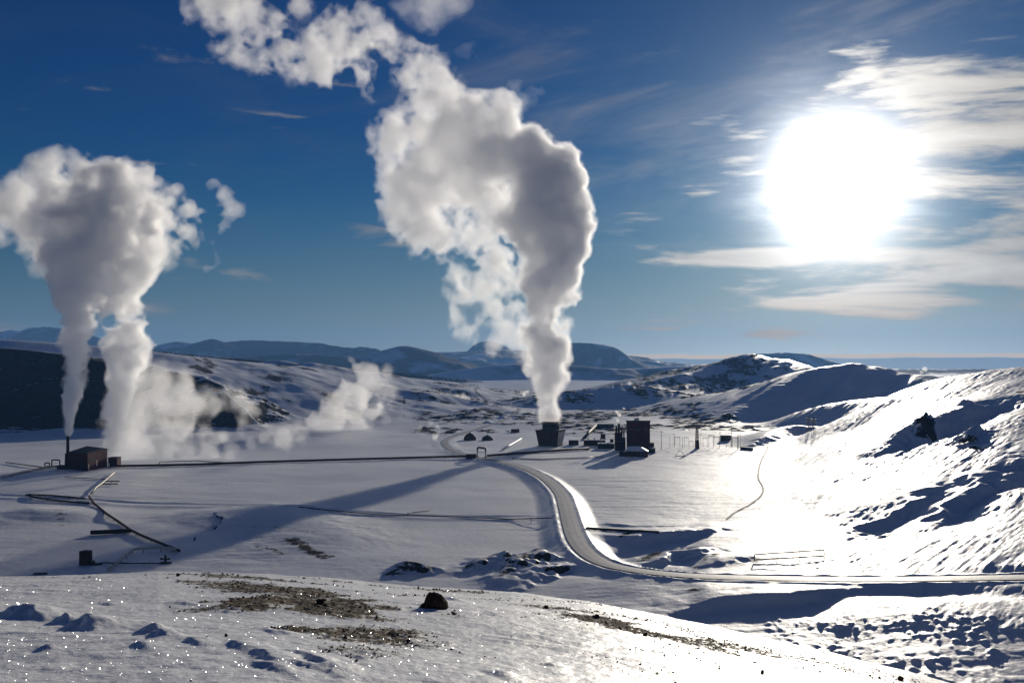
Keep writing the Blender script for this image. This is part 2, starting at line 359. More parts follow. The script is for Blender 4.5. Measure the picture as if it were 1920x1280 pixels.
    for k, (pts, a) in enumerate((([(520, 744), (590, 748)], 9), ([(705, 768), (790, 770)], 6), ([(1140, 800), (1200, 796)], 1.5))):
        h = B(h, [(p[0], p[1], a) for p in pts], 22, 60)
    hm = sst(1180, 1450, u)*(y > 0); h = h-hm*np.clip(238-r, 0, 90)*0.055+sst(1520, 1760, u)*(y > 0)*3.0*(1-sst(245, 262, r))
    # tussocks in the hollow under the road
    tm = sst(1400, 1500, u)*(1-sst(1840, 1900, u))*sst(182, 196, r)*(1-sst(234, 246, r))*(y > 0)
    n = fbm(x, y*0.8, 2.3, 2, 0.5, 61); patch = 0.25+0.75*sst(-0.5, 0.5, fbm(x, y, 14, 3, 0.5, 62)+0.05)
    h = h+tm*patch*0.52*np.clip(n+0.05, 0, 1)*(0.6+0.8*sst(-.4, .6, pnoise(x/6, y/6, 63)))
    # lava field blocks: low humps poking through the snow
    lm = lava_mask(x, y, r, u)
    n = fbm(x, y, 15, 3, 0.55, 64)
    h = h+lm*2.2*np.clip(n-0.12, 0, 1)
    # sastrugi and gullies raking up the east slope
    sm = np.clip(hr/4, 0, 1)*(r < 1100)*(r > 230); up = 0.72+0.28*sst(5, 22, hr)
    a_, b_ = (x*0.77-y*0.64), (x*0.64+y*0.77)
    sas = fbm(a_, b_*0.12, 6.0, 4, 0.62, 66)
    big = fbm(a_, b_*0.2, 34.0, 3, 0.5, 68)
    h = h+sm*up*(0.55*sas*sst(-0.5, 0.5, fbm(x, y, 70, 2, 0.5, 69)+0.15)+0.7*big)
    h = h+sm*up*0.26*fbm(a_, b_*0.3, 2.6, 3, 0.6, 67)*sst(-0.35, 0.5, fbm(x, y, 45, 3, 0.5, 77)+0.15)
    for px_, py_, Y_, hh in ((1737, 800, 540, 3.2), (1728, 815, 520, 2.4), (1822, 822, 470, 2.6), (1812, 838, 455, 2.0), (1812, 735, 570, 1.6)):
        p = atY(px_, py_, Y_); h = h+hh*np.exp(-(((x-p[0])/6)**2+((y-p[1])/9)**2))*(1+1.2*fbm(x, y, 5, 4, 0.6, 142))
    sw = (1-sm)*(r > 200)*(r < 1600)*np.clip(1-hw/10, 0, 1)
    h = h+sw*0.17*fbm(x*0.35+y*0.1, y, 9, 4, 0.6, 73)*sst(-0.5, 0.5, fbm(x, y, 120, 2, 0.5, 74))
    # great hollows on the east slope
    h = hollow(h, x, y)
    # half-buried bank with a ditch across the plain
    d, side, (z,), arc, L = polyseg_near(x, y, TRACKW, 32)
    h = np.where(d < 30, h+z*1.5*np.exp(-(d/3.0)**2)+z*1.0*np.exp(-((d-8)/4.0)**2)*(side > 0), h)
    # the road on its bank
    d, side, (z,), arc, L = polyseg_near(x, y, ROADW, 20)
    w = 1-sst(4.0, 4.0+8.0, d)
    near_road = d < 16
    berm = 0.38*np.exp(-((d-4.6)/0.8)**2)*(r < 700)*(1+0.6*pnoise(x/5, y/5, 90))
    w = w*(1-sst(850, 980, r)); h = np.where(near_road, h+(z-0.25-h)*w+berm, h)
    # the hill the camera stands on
    nh = near_hill(x, y)
    nh = nh+near_detail(x, y, r, u)
    h = smax(h, np.maximum(nh, -80), 1.5)
    return h
def lava_mask(x, y, r, u):
    a = sst(820, 900, r)*(1-sst(2200, 2700, r))*sst(700, 840, u)*(1-sst(1400, 1480, u))
    b = sst(760, 820, r)*sst(1225, 1260, u)*(1-sst(1400, 1430, u))*(1-sst(1100, 1200, r))
    p = sst(-0.35, 0.25, fbm(x, y, 110, 3, 0.5, 75))
    return np.maximum(a, b)*p
def hollow(h, x, y):
    # (px, py, Y, depth, half-length, half-width, azimuth of the long axis)
    for px, py, Y, dep, hl, hw_, a in ((1840, 750, 530, 7, 50, 14, 42), (1740, 810, 510, 5, 30, 10, 40), (1890, 900, 360, 3.0, 55, 8, 42), (1700, 940, 350, 1.6, 36, 6, 42)):
        p = atY(px, py, Y); ca, sa = math.cos(R(90-a)), math.sin(R(90-a))
        dx, dy = x-p[0], y-p[1]; l = dx*ca+dy*sa; w = -dx*sa+dy*ca
        nz = fbm(x, y, 30, 4, 0.55, 140); l = l+14*nz; w = w+2.5*np.sin(l/17.0)+5.5*fbm(x, y, 22, 4, 0.6, 141)
        h = h-dep*np.exp(-(l/hl)**4-(w/hw_)**2)+0.45*dep*np.exp(-(l/hl)**4-((w-hw_*1.6)/(hw_*0.7))**2)
    return h
NEARF = []
def near_detail(x, y, r, u):
    m = (r < 70) & (y > 0)
    o = np.zeros_like(x)
    if not m.any(): return o
    xx, yy = x[m], y[m]
    q = 0.10*fbm(xx, yy, 9, 3, 0.5, 101)*sst(2, 12, r[m])
    # wind-packed scallops, long across the slope
    a_, b_ = xx*0.93-yy*0.36, xx*0.36+yy*0.93
    s = fbm(a_*0.22, b_, 0.9, 4, 0.55, 103); pm = sst(0.05, 0.6, fbm(xx, yy, 5, 2, 0.5, 104)+0.15)
    q = q+0.035*pm*s
    q = q+0.012*fbm(xx, yy, 0.35, 3, 0.6, 105)
    for (fx, fy, amp, wx, wn, wf, rot) in NEARF:
        dx, dy = xx-fx, yy-fy; c, s_ = math.cos(rot), math.sin(rot)
        l = dx*c+dy*s_; w = -dx*s_+dy*c
        jj = 0.25*wx*pnoise(xx/wx*3, yy/wx*3, 110)
        w = w+jj*0.6
        q = q+amp*np.exp(-(l/wx)**2)*np.exp(-(w/np.where(w > 0, wf, wn))**2)
    # gravel patches stand a little out of the snow
    g = gravel_mask(xx, yy)
    q = q+g*0.05*np.clip(fbm(xx, yy, 0.5, 3, 0.7, 107)+0.2, 0, 1)
    o[m] = q; return o
GRAVEL = []
def gravel_mask(x, y):
    g = np.zeros_like(x); j = 0.5*fbm(x, y, 1.6, 4, 0.6, 120)
    for fx, fy, wx, wy, rot, st in GRAVEL:
        dx, dy = x-fx, y-fy; c, s_ = math.cos(rot), math.sin(rot)
        l = dx*c+dy*s_; w = -dx*s_+dy*c
        g = np.maximum(g, st*sst(1.15, 0.55, np.sqrt((l/wx)**2+(w/wy)**2)+j))
    return g
def hill_hit(px, py):
    """where a photo pixel meets the near hill"""
    d = ray(px, py); t = np.linspace(2, 120, 6000)
    x, y, z = d[0]*t, d[1]*t, EYE+d[2]*t
    k = np.argmax(z < near_hill(x, y)); return x[k], y[k]
def seg_feature(p0, p1):
    p0, p1 = [(p[0], max(p[1], float(np.interp(p[0], CC[:, 0], CC[:, 1]))+4)) for p in (p0, p1)]
    a, b = hill_hit(*p0), hill_hit(*p1)
    return (a[0]+b[0])/2, (a[1]+b[1])/2, math.hypot(b[0]-a[0], b[1]-a[1])/2, math.atan2(b[1]-a[1], b[0]-a[0])
for p0, p1, wy, st in (((330, 1078), (600, 1094), 0.9, .85), ((390, 1086), (690, 1140), 1.2, .9), ((440, 1118), (700, 1140), 2.0, 1.0), ((560, 1128), (700, 1158), 1.0, .95), ((490, 1168), (640, 1180), 0.55, 1.0),
        ((600, 1190), (780, 1190), 1.5, .8), ((640, 1165), (770, 1200), 1.0, .9), ((600, 1215), (760, 1225), 0.7, .6), ((560, 1076), (820, 1104), 0.8, .55), ((800, 1100), (900, 1112), 0.9, .8), ((970, 1134), (1110, 1150), 0.8, .9),
        ((1050, 1150), (1200, 1185), 1.1, 1.0), ((1110, 1180), (1260, 1192), 0.4, 1.0), ((1180, 1190), (1420, 1225), 1.2, .85), ((1300, 1200), (1560, 1250), 1.0, .8), ((1050, 1142), (1350, 1188), 1.3, .6), ((1250, 1185), (1500, 1225), 1.1, .6), ((1380, 1215), (1640, 1262), 1.2, .6), ((1180, 1215), (1350, 1245), .8, .4), ((1000, 1160), (1400, 1225), 2.2, .34), ((1300, 1205), (1700, 1275), 2.4, .36), ((1080, 1230), (1300, 1270), .8, .28), ((680, 1110), (1000, 1128), .7, .4), ((1500, 1240), (1720, 1275), 0.8, .5), ((20, 1082), (190, 1076), 0.25, .7), ((250, 1070), (420, 1082), 0.3, .8), ((950, 1120), (1150, 1138), 0.5, .6)):
    fx, fy, hl, rot = seg_feature(p0, p1); GRAVEL.append((fx, fy, hl*1.1, wy*1.35, rot, st))
for p0, p1, amp, wn, wf in (((5, 1150), (100, 1165), 0.42, 0.25, 0.7), ((108, 1168), (140, 1166), 0.22, 0.18, 0.4), ((140, 1166), (195, 1182), 0.40, 0.22, 0.6), ((265, 1183), (310, 1186), 0.26, 0.16, 0.4), ((285, 1192), (318, 1200), 0.2, 0.12, 0.3),
        ((75, 1222), (108, 1220), 0.12, 0.1, 0.2), ((245, 1210), (285, 1221), 0.09, 0.07, 0.25), ((340, 1200), (385, 1218), 0.10, 0.08, 0.3), ((430, 1208), (465, 1225), 0.12, 0.09, 0.3), ((480, 1222), (530, 1258), 0.16, 0.1, 0.35), ((520, 1250), (620, 1270), 0.10, 0.08, 0.3),
        ((550, 1225), (650, 1278), 0.14, 0.09, 0.35), ((460, 1245), (560, 1280), 0.10, 0.08, 0.3), ((480, 1175), (565, 1198), 0.10, 0.10, 0.3), ((60, 1142), (90, 1152), 0.08, 0.08, 0.2), ((380, 1130), (290, 1124), 0.08, 0.1, 0.4), ((180, 1124), (225, 1128), 0.08, 0.1, 0.4),
        ((980, 1232), (1040, 1236), 0.05, 0.06, 0.2), ((1010, 1240), (1050, 1250), 0.06, 0.06, 0.2), ((915, 1260), (960, 1278), 0.10, 0.08, 0.3), ((900, 1155), (960, 1160), 0.06, 0.1, 0.3), ((820, 1120), (872, 1127), 0.16, 0.15, 0.3), ((1130, 1250), (1210, 1262), .06, .06, .2), ((1290, 1255), (1340, 1270), .06, .06, .2)):
    fx, fy, hl, rot = seg_feature(p0, p1); amp *= 0.55; wn *= 0.8; wf *= 0.9; hl *= 0.8
    if abs(rot) > math.pi/2: rot -= math.copysign(math.pi, rot)
    NEARF.append((fx, fy, amp, max(hl, 0.1), wn, wf, rot))

# polar fan of vertices, finer where the view needs it
def az_grid():
    a = np.linspace(-31, 31, 1150); tl = np.linspace(-180, -31, 60)[:-1]; tr = np.linspace(31, 180, 60)[1:]
    return np.radians(np.concatenate([tl, a, tr]))
AZ = az_grid()
rr = np.concatenate([np.linspace(0.6, 3.0, 14)[:-1], np.geomspace(3.0, 90, 560)[:-1], np.geomspace(90, 170, 60)[:-1], np.geomspace(170, 1500, 850)[:-1], np.geomspace(1500, 11500, 330), [12400]])
def height_grid(AZ, rr):
    A, RR = np.meshgrid(AZ, rr); X = RR*np.sin(A); Y = RR*np.cos(A); Z = np.empty_like(X)
    for i in range(0, len(rr), 50):
        Z[i:i+50] = terrain(X[i:i+50].ravel(), Y[i:i+50].ravel()).reshape(X[i:i+50].shape)
    # beyond the last mountains the land sinks away under the horizon
    Z -= (np.clip(RR-9000, 0, None)**2)*2.0e-6
    return X, Y, Z
GX, GY, GZ = height_grid(AZ, rr)
def ground_z(x, y): return float(terrain(np.array([float(x)]), np.array([float(y)]))[0])
def on(px, py):
    """first hit of a photo pixel on the finished terrain"""
    d = ray(px, py); t = np.geomspace(60, 6000, 3000)
    x, y, z = d[0]*t, d[1]*t, EYE+d[2]*t; g = terrain(x, y); k = int(np.argmax(z < g))
    return np.array([x[k], y[k], g[k]])

def mesh_from(name, V, Fq, mat, smooth=True, parent=None):
    me = bpy.data.meshes.new(name); V = np.ascontiguousarray(V, dtype=np.float32); Fq = np.ascontiguousarray(Fq, dtype=np.int32)
    me.vertices.add(len(V)); me.vertices.foreach_set('co', V.ravel())
    k = Fq.shape[1]; me.loops.add(Fq.size); me.loops.foreach_set('vertex_index', Fq.ravel())
    me.polygons.add(len(Fq)); me.polygons.foreach_set('loop_start', np.arange(0, Fq.size, k, dtype=np.int32))
    me.polygons.foreach_set('loop_total', np.full(len(Fq), k, dtype=np.int32))
    if smooth: me.polygons.foreach_set('use_smooth', np.ones(len(Fq), dtype=bool))
    me.update(calc_edges=True); me.materials.append(mat)
    o = bpy.data.objects.new(name, me); COL.objects.link(o)
    if parent: o.parent = parent
    return o

# ------------------------------------------------------------------ materials
MATS = {}
def mat_new(name):
    m = bpy.data.materials.new(name); m.use_nodes = True; MATS[name] = m; return m
def snow_material():
    m = mat_new('snow'); N, M, ramp, mix = nodes_of(m.node_tree); nt = m.node_tree
    geo = N('ShaderNodeNewGeometry'); pos = geo.outputs['Position']
    at_ = N('ShaderNodeAttribute', attribute_name='rock'); rk = at_.outputs['Fac']
    gr = N('ShaderNodeAttribute', attribute_name='gravel').outputs['Fac']
    nn = N('ShaderNodeTexNoise', ins={'Vector': pos, 'Scale': 0.35, 'Detail': 8.0, 'Roughness': 0.65})
    nf = N('ShaderNodeTexNoise', ins={'Vector': pos, 'Scale': 7.0, 'Detail': 6.0, 'Roughness': 0.7})
    ng = N('ShaderNodeTexNoise', ins={'Vector': pos, 'Scale': 2.2, 'Detail': 5.0, 'Roughness': 0.7})
    tint = N('ShaderNodeTexNoise', ins={'Vector': pos, 'Scale': 0.02, 'Detail': 3.0})
    snow = mix(ramp(tint.outputs['Fac'], 0.35, 0.65), (0.80, 0.815, 0.83), (0.88, 0.885, 0.89))
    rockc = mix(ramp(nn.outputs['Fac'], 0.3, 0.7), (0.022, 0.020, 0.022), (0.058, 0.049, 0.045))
    gravc = mix(ramp(ng.outputs['Fac'], 0.3, 0.7), (0.055, 0.045, 0.034), (0.19, 0.16, 0.12))
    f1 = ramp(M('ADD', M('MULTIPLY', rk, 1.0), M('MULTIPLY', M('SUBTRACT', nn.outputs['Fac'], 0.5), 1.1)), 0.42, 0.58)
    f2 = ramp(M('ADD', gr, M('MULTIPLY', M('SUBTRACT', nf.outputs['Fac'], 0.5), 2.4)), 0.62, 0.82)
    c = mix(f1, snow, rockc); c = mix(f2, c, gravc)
    dust = M('MULTIPLY', gr, 0.35); c = mix(dust, c, mix(0.5, gravc, (0.3, 0.26, 0.2)))
    b1 = N('ShaderNodeBump', ins={'Strength': 0.35, 'Distance': 0.6, 'Height': nn.outputs['Fac']})
    b2 = N('ShaderNodeBump', ins={'Strength': 0.4, 'Distance': 0.02, 'Height': nf.outputs['Fac'], 'Normal': b1.outputs[0]})
    rock_any = M('MAXIMUM', f1, f2)
    p = N('ShaderNodeBsdfPrincipled', ins={'Base Color': c, 'Roughness': M('ADD', 0.50, M('MULTIPLY', rock_any, 0.4)), 'Normal': b2.outputs[0], 'Specular IOR Level': M('SUBTRACT', 0.42, M('MULTIPLY', rock_any, 0.4))})
    o = N('ShaderNodeOutputMaterial'); nt.links.new(p.outputs[0], o.inputs[0]); return m
def plain(name, col, rough=0.6, metal=0.0, var=0.25, scale=1.5, spec=0.5, bump=0.0):
    m = mat_new(name); N, M, ramp, mix = nodes_of(m.node_tree); nt = m.node_tree
    tc = N('ShaderNodeTexCoord'); n = N('ShaderNodeTexNoise', ins={'Vector': tc.outputs['Object'], 'Scale': scale, 'Detail': 6.0, 'Roughness': 0.65})
    d = tuple(c*(1-var) for c in col); l = tuple(min(1, c*(1+var)) for c in col)
    c = mix(ramp(n.outputs['Fac'], 0.3, 0.7), d, l)
    p = N('ShaderNodeBsdfPrincipled', ins={'Base Color': c, 'Roughness': rough, 'Metallic': metal, 'Specular IOR Level': spec})
    if bump:
        b = N('ShaderNodeBump', ins={'Strength': 0.6, 'Distance': bump, 'Height': n.outputs['Fac']}); nt.links.new(b.outputs[0], p.inputs['Normal'])
    o = N('ShaderNodeOutputMaterial'); nt.links.new(p.outputs[0], o.inputs[0]); return m
def steam_mat(name, dens, col=(0.998, 0.998, 0.998), g=0.45):
    m = mat_new(name); nt = m.node_tree; nt.nodes.clear()
    v = nt.nodes.new('ShaderNodeVolumeScatter'); v.inputs['Color'].default_value = (*col, 1); v.inputs['Density'].default_value = dens; v.inputs['Anisotropy'].default_value = g
    o = nt.nodes.new('ShaderNodeOutputMaterial'); nt.links.new(v.outputs[0], o.inputs['Volume']); return m

SNOW = snow_material()
def build_ground():
    nr, na = GX.shape
    V = np.stack([GX, GY, GZ], -1).reshape(-1, 3)
    # how much rock shows: steep ground, scarps, lava humps, some painted shade
    Rr = np.hypot(GX, GY)
    dzr = np.gradient(GZ, axis=0)/np.gradient(Rr, axis=0)
    da = np.gradient(AZ)[None, :]*Rr
    dza = np.gradient(GZ, axis=1)/np.maximum(da, 1e-3)
    slope = np.hypot(dzr, dza)
    xf, yf, rf = GX.ravel(), GY.ravel(), Rr.ravel()
    uf = np.where(yf > 0.05*rf, column(xf, np.maximum(yf, 0.05*rf)), -9000)
    sl_ = slope.ravel()
    rock = 0.9*sst(0.42, 0.8, sl_)*(rf > 60)*np.where((uf > 1180) & (rf < 1200), 0.25, 1.0)
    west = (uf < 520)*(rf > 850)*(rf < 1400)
    rock = np.maximum(rock, west*np.maximum(sst(0.03, 0.10, dzr.ravel())*sst(330, 190, uf), 0.9*sst(0.22, 0.40, dzr.ravel())*sst(520, 440, uf))*1.15)  # scarp rock; shade on the snow apron below is painted in rock colour
    lm = lava_mask(xf, yf, rf, uf)
    nb = fbm(xf, yf, 15, 3, 0.55, 64)
    rock = np.maximum(rock, lm*sst(-0.30, 0.15, nb)*0.9)
    # far land: rocky flanks under thin snow, rock thickened to paint in their shade
    fr = sst(3200, 4800, rf)
    rock = np.maximum(rock, fr*np.clip(0.72+0.6*fbm(xf, yf, 420, 4, 0.6, 130), 0, 1.0)*sst(0.01, 0.06, sl_))
    md = sst(1400, 1900, rf)*(1-fr)
    rock = np.maximum(rock, md*np.clip(0.25+0.5*fbm(xf, yf, 60, 4, 0.6, 131), 0, 0.75)*sst(0.02, 0.12, sl_+0.03))
    l2m = (uf > 280)*(uf < 760)*(rf > 1050)*(rf < 2300)
    rock = np.maximum(rock, l2m*sst(280, 340, uf)*np.clip(0.22+0.6*fbm(xf+yf*0.5, yf*0.35, 50, 4, 0.6, 132), 0, 0.7))
    # rocky brows of the middle ground
    for pts, w, s in (([(1205, 1058), (1230, 1048), (1262, 1038), (1300, 1034)], 5, .62), ([(735, 1080), (765, 1072), (800, 1073)], 4, .6), ([(868, 1074), (930, 1056)], 4, .5), ([(940, 1090), (975, 1068), (1010, 1052)], 6, .52), ([(1300, 1070), (1350, 1050)], 3, .5),
                      ([(1168, 1018), (1185, 1012), (1200, 1009)], 3.0, .6), ([(1290, 1128), (1340, 1117), (1400, 1110)], 4, .5), ([(545, 1022), (575, 1036), (610, 1050)], 4.5, .62), ([(480, 1030), (530, 1044)], 3.5, .5), ([(480, 1000), (560, 1006), (620, 1022)], 4, .42), ([(110, 965), (120, 985)], 5, .45), ([(1240, 1000), (1335, 996)], 1.6, .5)):
        P = [(*gp(a, b), 0) for a, b in pts]; xs = [p[0] for p in P]; ys = [p[1] for p in P]
        wnd = (xf > min(xs)-40) & (xf < max(xs)+40) & (yf > min(ys)-40) & (yf < max(ys)+40)
        d, *_ = polyseg(xf[wnd], yf[wnd], P); rock[wnd] = np.maximum(rock[wnd], s*np.exp(-(d/w)**2))
    for px_, py_, w_, s_ in ((1734, 790, 5, .95), (1742, 806, 5, .9), (1728, 815, 4, .7), (1815, 825, 5, .75), (1830, 840, 5, .6), (1915, 735, 4, .8), (1800, 742, 4, .6)):
        p = on(px_, py_); rock = np.maximum(rock, s_*np.exp(-(((xf-p[0])/w_)**2+((yf-p[1])/(w_*2))**2)))
    dR, *_ = polyseg_near(xf, yf, ROADW[::2], 20); rock *= sst(6, 13, dR)
    grav = np.zeros_like(xf); nm = rf < 75; grav[nm] = gravel_mask(xf[nm], yf[nm])
    idx = np.arange(nr*na).reshape(nr, na)
    def quads(r0, r1):
        a = idx[r0:r1, :-1].ravel(); b = idx[r0:r1, 1:].ravel(); c = idx[r0+1:r1+1, 1:].ravel(); d = idx[r0+1:r1+1, :-1].ravel()
        q = np.stack([a, d, c, b], 1)
        e0, e1, e2, e3 = idx[r0:r1, -1], idx[r0:r1, 0], idx[r0+1:r1+1, 0], idx[r0+1:r1+1, -1]
        return np.vstack([q, np.stack([e0, e3, e2, e1], 1)])
    split = int(np.searchsorted(rr, 3300))
    for name, r0, r1 in (('ground', 0, split), ('hills', split, nr-1)):
        q = quads(r0, r1); used = np.arange(r0*na, (r1+1)*na); q = q-r0*na
        vv = V[used]
        if name == 'ground':       # close the little hole under the camera
            vv = np.vstack([vv, [[0, 0, EYE-E0]]]); c = len(vv)-1
            i0 = np.arange(na); fan = np.stack([np.full(na, c), i0, np.roll(i0, -1), np.roll(i0, -1)], 1)
            q = np.vstack([q, np.stack([fan[:, 0], fan[:, 1], fan[:, 2], fan[:, 0]], 1)[:0]])
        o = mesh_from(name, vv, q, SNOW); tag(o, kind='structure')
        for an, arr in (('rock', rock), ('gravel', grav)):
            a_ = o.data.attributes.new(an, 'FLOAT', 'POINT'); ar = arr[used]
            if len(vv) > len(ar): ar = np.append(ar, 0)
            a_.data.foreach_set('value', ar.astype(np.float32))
build_ground()

# ------------------------------------------------------------------ steam: nested bodies of even density cut out of a noise field
def bspline_mat(n, step, wl, off):
    """rows: grid samples, columns: lattice knots (cubic B-spline weights)"""
    p = (np.arange(n)*step+off)/wl; k = int(math.ceil(p[-1]))+4; i = np.floor(p).astype(int); t = p-i
    W = np.zeros((n, k), np.float32)
    for j, w in enumerate(((1-t)**3/6, (3*t**3-6*t*t+4)/6, (-3*t**3+3*t*t+3*t+1)/6, t**3/6)): W[np.arange(n), i+j] += w
    return W
def noise3(shape, h, wl, seed):
    g = np.random.RandomState(seed); M_ = [bspline_mat(n, h, wl, g.rand()*wl) for n in shape]
    L = g.standard_normal([m.shape[1] for m in M_]).astype(np.float32)
    L = np.tensordot(M_[0], L, (1, 0)); L = np.tensordot(M_[1], L, (1, 1)).transpose(1, 0, 2); L = np.tensordot(L, M_[2], (2, 1))
    return L*1.7
def surface_nets(Fd, org, h):
    """closed mesh round the cells where Fd > 0"""
    Fd = Fd.copy()
    for ax in range(3):
        s = [slice(None)]*3
        for e in (0, -1): s[ax] = e; Fd[tuple(s)] = np.minimum(Fd[tuple(s)], -0.01)
    S = Fd > 0; nx, ny, nz = Fd.shape
    c = np.zeros((nx-1, ny-1, nz-1), np.int8)
    corners = [(i, j, k) for i in (0, 1) for j in (0, 1) for k in (0, 1)]
    for i, j, k in corners: c += S[i:nx-1+i, j:ny-1+j, k:nz-1+k]
    act = (c > 0) & (c < 8); I, J, K = np.nonzero(act)
    vid = np.full(act.shape, -1, np.int32); vid[I, J, K] = np.arange(len(I))
    acc = np.zeros((len(I), 3)); cnt = np.zeros(len(I))
    for a in corners:
        for ax in range(3):
            if a[ax] == 1: continue
            b = list(a); b[ax] = 1
            fa = Fd[I+a[0], J+a[1], K+a[2]]; fb = Fd[I+b[0], J+b[1], K+b[2]]
            m = (fa > 0) != (fb > 0); t = np.where(m, fa/np.where(m, fa-fb, 1), 0)
            p = np.tile(np.array(a, float), (len(I), 1)); p[:, ax] += t
            acc += p*m[:, None]; cnt += m
    V = acc/cnt[:, None]+np.stack([I, J, K], 1); V = V*h+np.array(org)
    Q = []
    for ax in range(3):
        u, v = [(1, 2), (2, 0), (0, 1)][ax]
        s0 = [slice(0, n) for n in Fd.shape]; s1 = list(s0); s0[ax] = slice(0, Fd.shape[ax]-1); s1[ax] = slice(1, Fd.shape[ax])
        A, Bq = S[tuple(s0)], S[tuple(s1)]; X = np.argwhere(A != Bq); fl = A[tuple(X.T)]
        ok = (X[:, u] > 0) & (X[:, v] > 0) & (X[:, u] < Fd.shape[u]-1) & (X[:, v] < Fd.shape[v]-1); X, fl = X[ok], fl[ok]
        def id_(du, dv):
            Y = X.copy(); Y[:, u] -= du; Y[:, v] -= dv; return vid[tuple(Y.T)]
        q = np.stack([id_(1, 1), id_(0, 1), id_(0, 0), id_(1, 0)], 1); q[~fl] = q[~fl][:, ::-1]; Q.append(q)
    return V, np.vstack(Q)
def drop_specks(V, Q, share=0.02):
    lab = np.arange(len(V))
    for _ in range(400):
        m = lab[Q].min(1); new = lab.copy(); np.minimum.at(new, Q.ravel(), np.repeat(m, 4)); new = new[new]
        if (new == lab).all(): break
        lab = new
    u, inv, cnt = np.unique(lab, return_inverse=True, return_counts=True); keep = (cnt >= max(cnt)*share)[inv.ravel()]
    idx = np.cumsum(keep)-1; Q = Q[keep[Q[:, 0]]]
    return V[keep], idx[Q]
def steam_field(blobs, h, seed, scale, amp=1.0, k_=0.35, pad=12.0, tear=0.0, amps=(0.85, 0.95, 1.0, 1.1, 1.15, 1.0), gain=0.44):
    """blobs: (x, y, z, radius, raggedness)"""
    Bm = np.array(blobs); lo = (Bm[:, :3]-Bm[:, 3:4]).min(0)-pad*scale; hi = (Bm[:, :3]+Bm[:, 3:4]).max(0)+pad*scale
    shape = tuple(int(v) for v in np.ceil((hi-lo)/h)+1)
    E = np.zeros(shape, np.float32); RW = np.zeros(shape, np.float32); TW = np.zeros(shape, np.float32)
    ax = [lo[i]+np.arange(shape[i])*h for i in range(3)]
    for x, y, z, r, rag in blobs:
        k = k_/max(r*0.12, 0.5); m = r+14/k*0.5+pad*scale*0.6
        w = [np.searchsorted(ax[i], [c-m, c+m]) for i, c in enumerate((x, y, z))]
        d = np.sqrt((ax[0][w[0][0]:w[0][1], None, None]-x)**2+(ax[1][None, w[1][0]:w[1][1], None]-y)**2+(ax[2][None, None, w[2][0]:w[2][1]]-z)**2).astype(np.float32)
        f = np.exp(np.clip((r-d)/max(r*0.13, 0.5), -12, 12)).astype(np.float32)
        sl_ = tuple(slice(a, b) for a, b in w); E[sl_] += f; RW[sl_] += f*r; TW[sl_] += f*rag
    Rl = np.where(E > 0, RW/np.maximum(E, 1e-9), 1.0); Tl = np.where(E > 0, TW/np.maximum(E, 1e-9), 0.0)
    Fd = np.log(np.maximum(E, 1e-7))*np.maximum(Rl*0.13, 0.5)
    Fd -= 0.10*Rl*np.clip(Tl*2.2, 0, 1)
    Fd = np.where(E > 0, Fd, -Rl*1.5-4)
    Fd = np.minimum(Fd, Rl*0.9)
    wl = 34.0*scale
    for i, a in enumerate(amps):
        n = noise3(shape, h, wl, seed+i)
        if i: n = 0.72-np.abs(n)*1.45       # billows: round lobes with sharp creases
        Fd += n*a*amp*gain*np.minimum(Rl*(0.32+0.85*Tl), wl*0.8)
        wl *= 0.52
    if tear:
        n = 0.7*noise3(shape, h, 24*scale, seed+20)+0.85*noise3(shape, h, 11*scale, seed+21)+0.9*noise3(shape, h, 5.5*scale, seed+22)+0.75*noise3(shape, h, 2.8*scale, seed+23)
        Fd -= tear*Tl*np.clip(n+0.05, 0, 1.2)*np.minimum(6*scale, Rl*0.5)
    return Fd, lo, Tl
def steam(name, blobs, levels, h, seed, scale, label, group='steam plumes over the valley', floor=None, spread=1.6, root=None, **kw):
    Fd, lo, Tl = steam_field(blobs, h, seed, scale, **kw)
    if floor is not None:
        zz = lo[2]+np.arange(Fd.shape[2])*h; Fd = np.minimum(Fd, (zz-floor)[None, None, :]*1.0)
    part = 'dense_steam' if root is None else 'thin_steam'
    for i, (lev, dn) in enumerate(levels):
        G = Fd-lev*(1+spread*np.maximum(Tl-0.35, 0)) if lev > 0 else Fd-lev
        if not (G > 0).any(): continue
        V, Q = surface_nets(G, lo, h); V, Q = drop_specks(V, Q)
        mat = steam_mat('steam', dn, g=0.5 if i < 3 else 0.35)
        if root is None:
            root = mesh_from(name, V, Q, mat, smooth=False); tag(root, label, 'steam', group)
        else: mesh_from(part, V, Q, mat, smooth=False, parent=root)
    return root
def dense_rows(rows):
    o = []
    for a, b in zip(rows[:-1], rows[1:]):
        n = max(1, int(math.hypot(a[0]-b[0], a[1]-b[1])/(0.45*min(a[2], b[2]))))
        o += [tuple(a[k]+(b[k]-a[k])*i/n for k in range(5)) for i in range(n)]
    return o+[rows[-1]]
def px_blobs(rows, Y0, jitter=0.0, seed=1):
    """rows (px, py, radius in px, depth offset in m, raggedness) -> metres at the distance Y0"""
    rg = random.Random(seed); o = []
    for r in rows:
        px, py, pr = r[:3]; dy = r[3] if len(r) > 3 else 0.0; rag = r[4] if len(r) > 4 else 0.3
        p = atY(px, py, Y0+dy); s = (Y0+dy)/F
        o.append((p[0], p[1], p[2], pr*s, rag))
    return o
MAIN_Y = 742.0
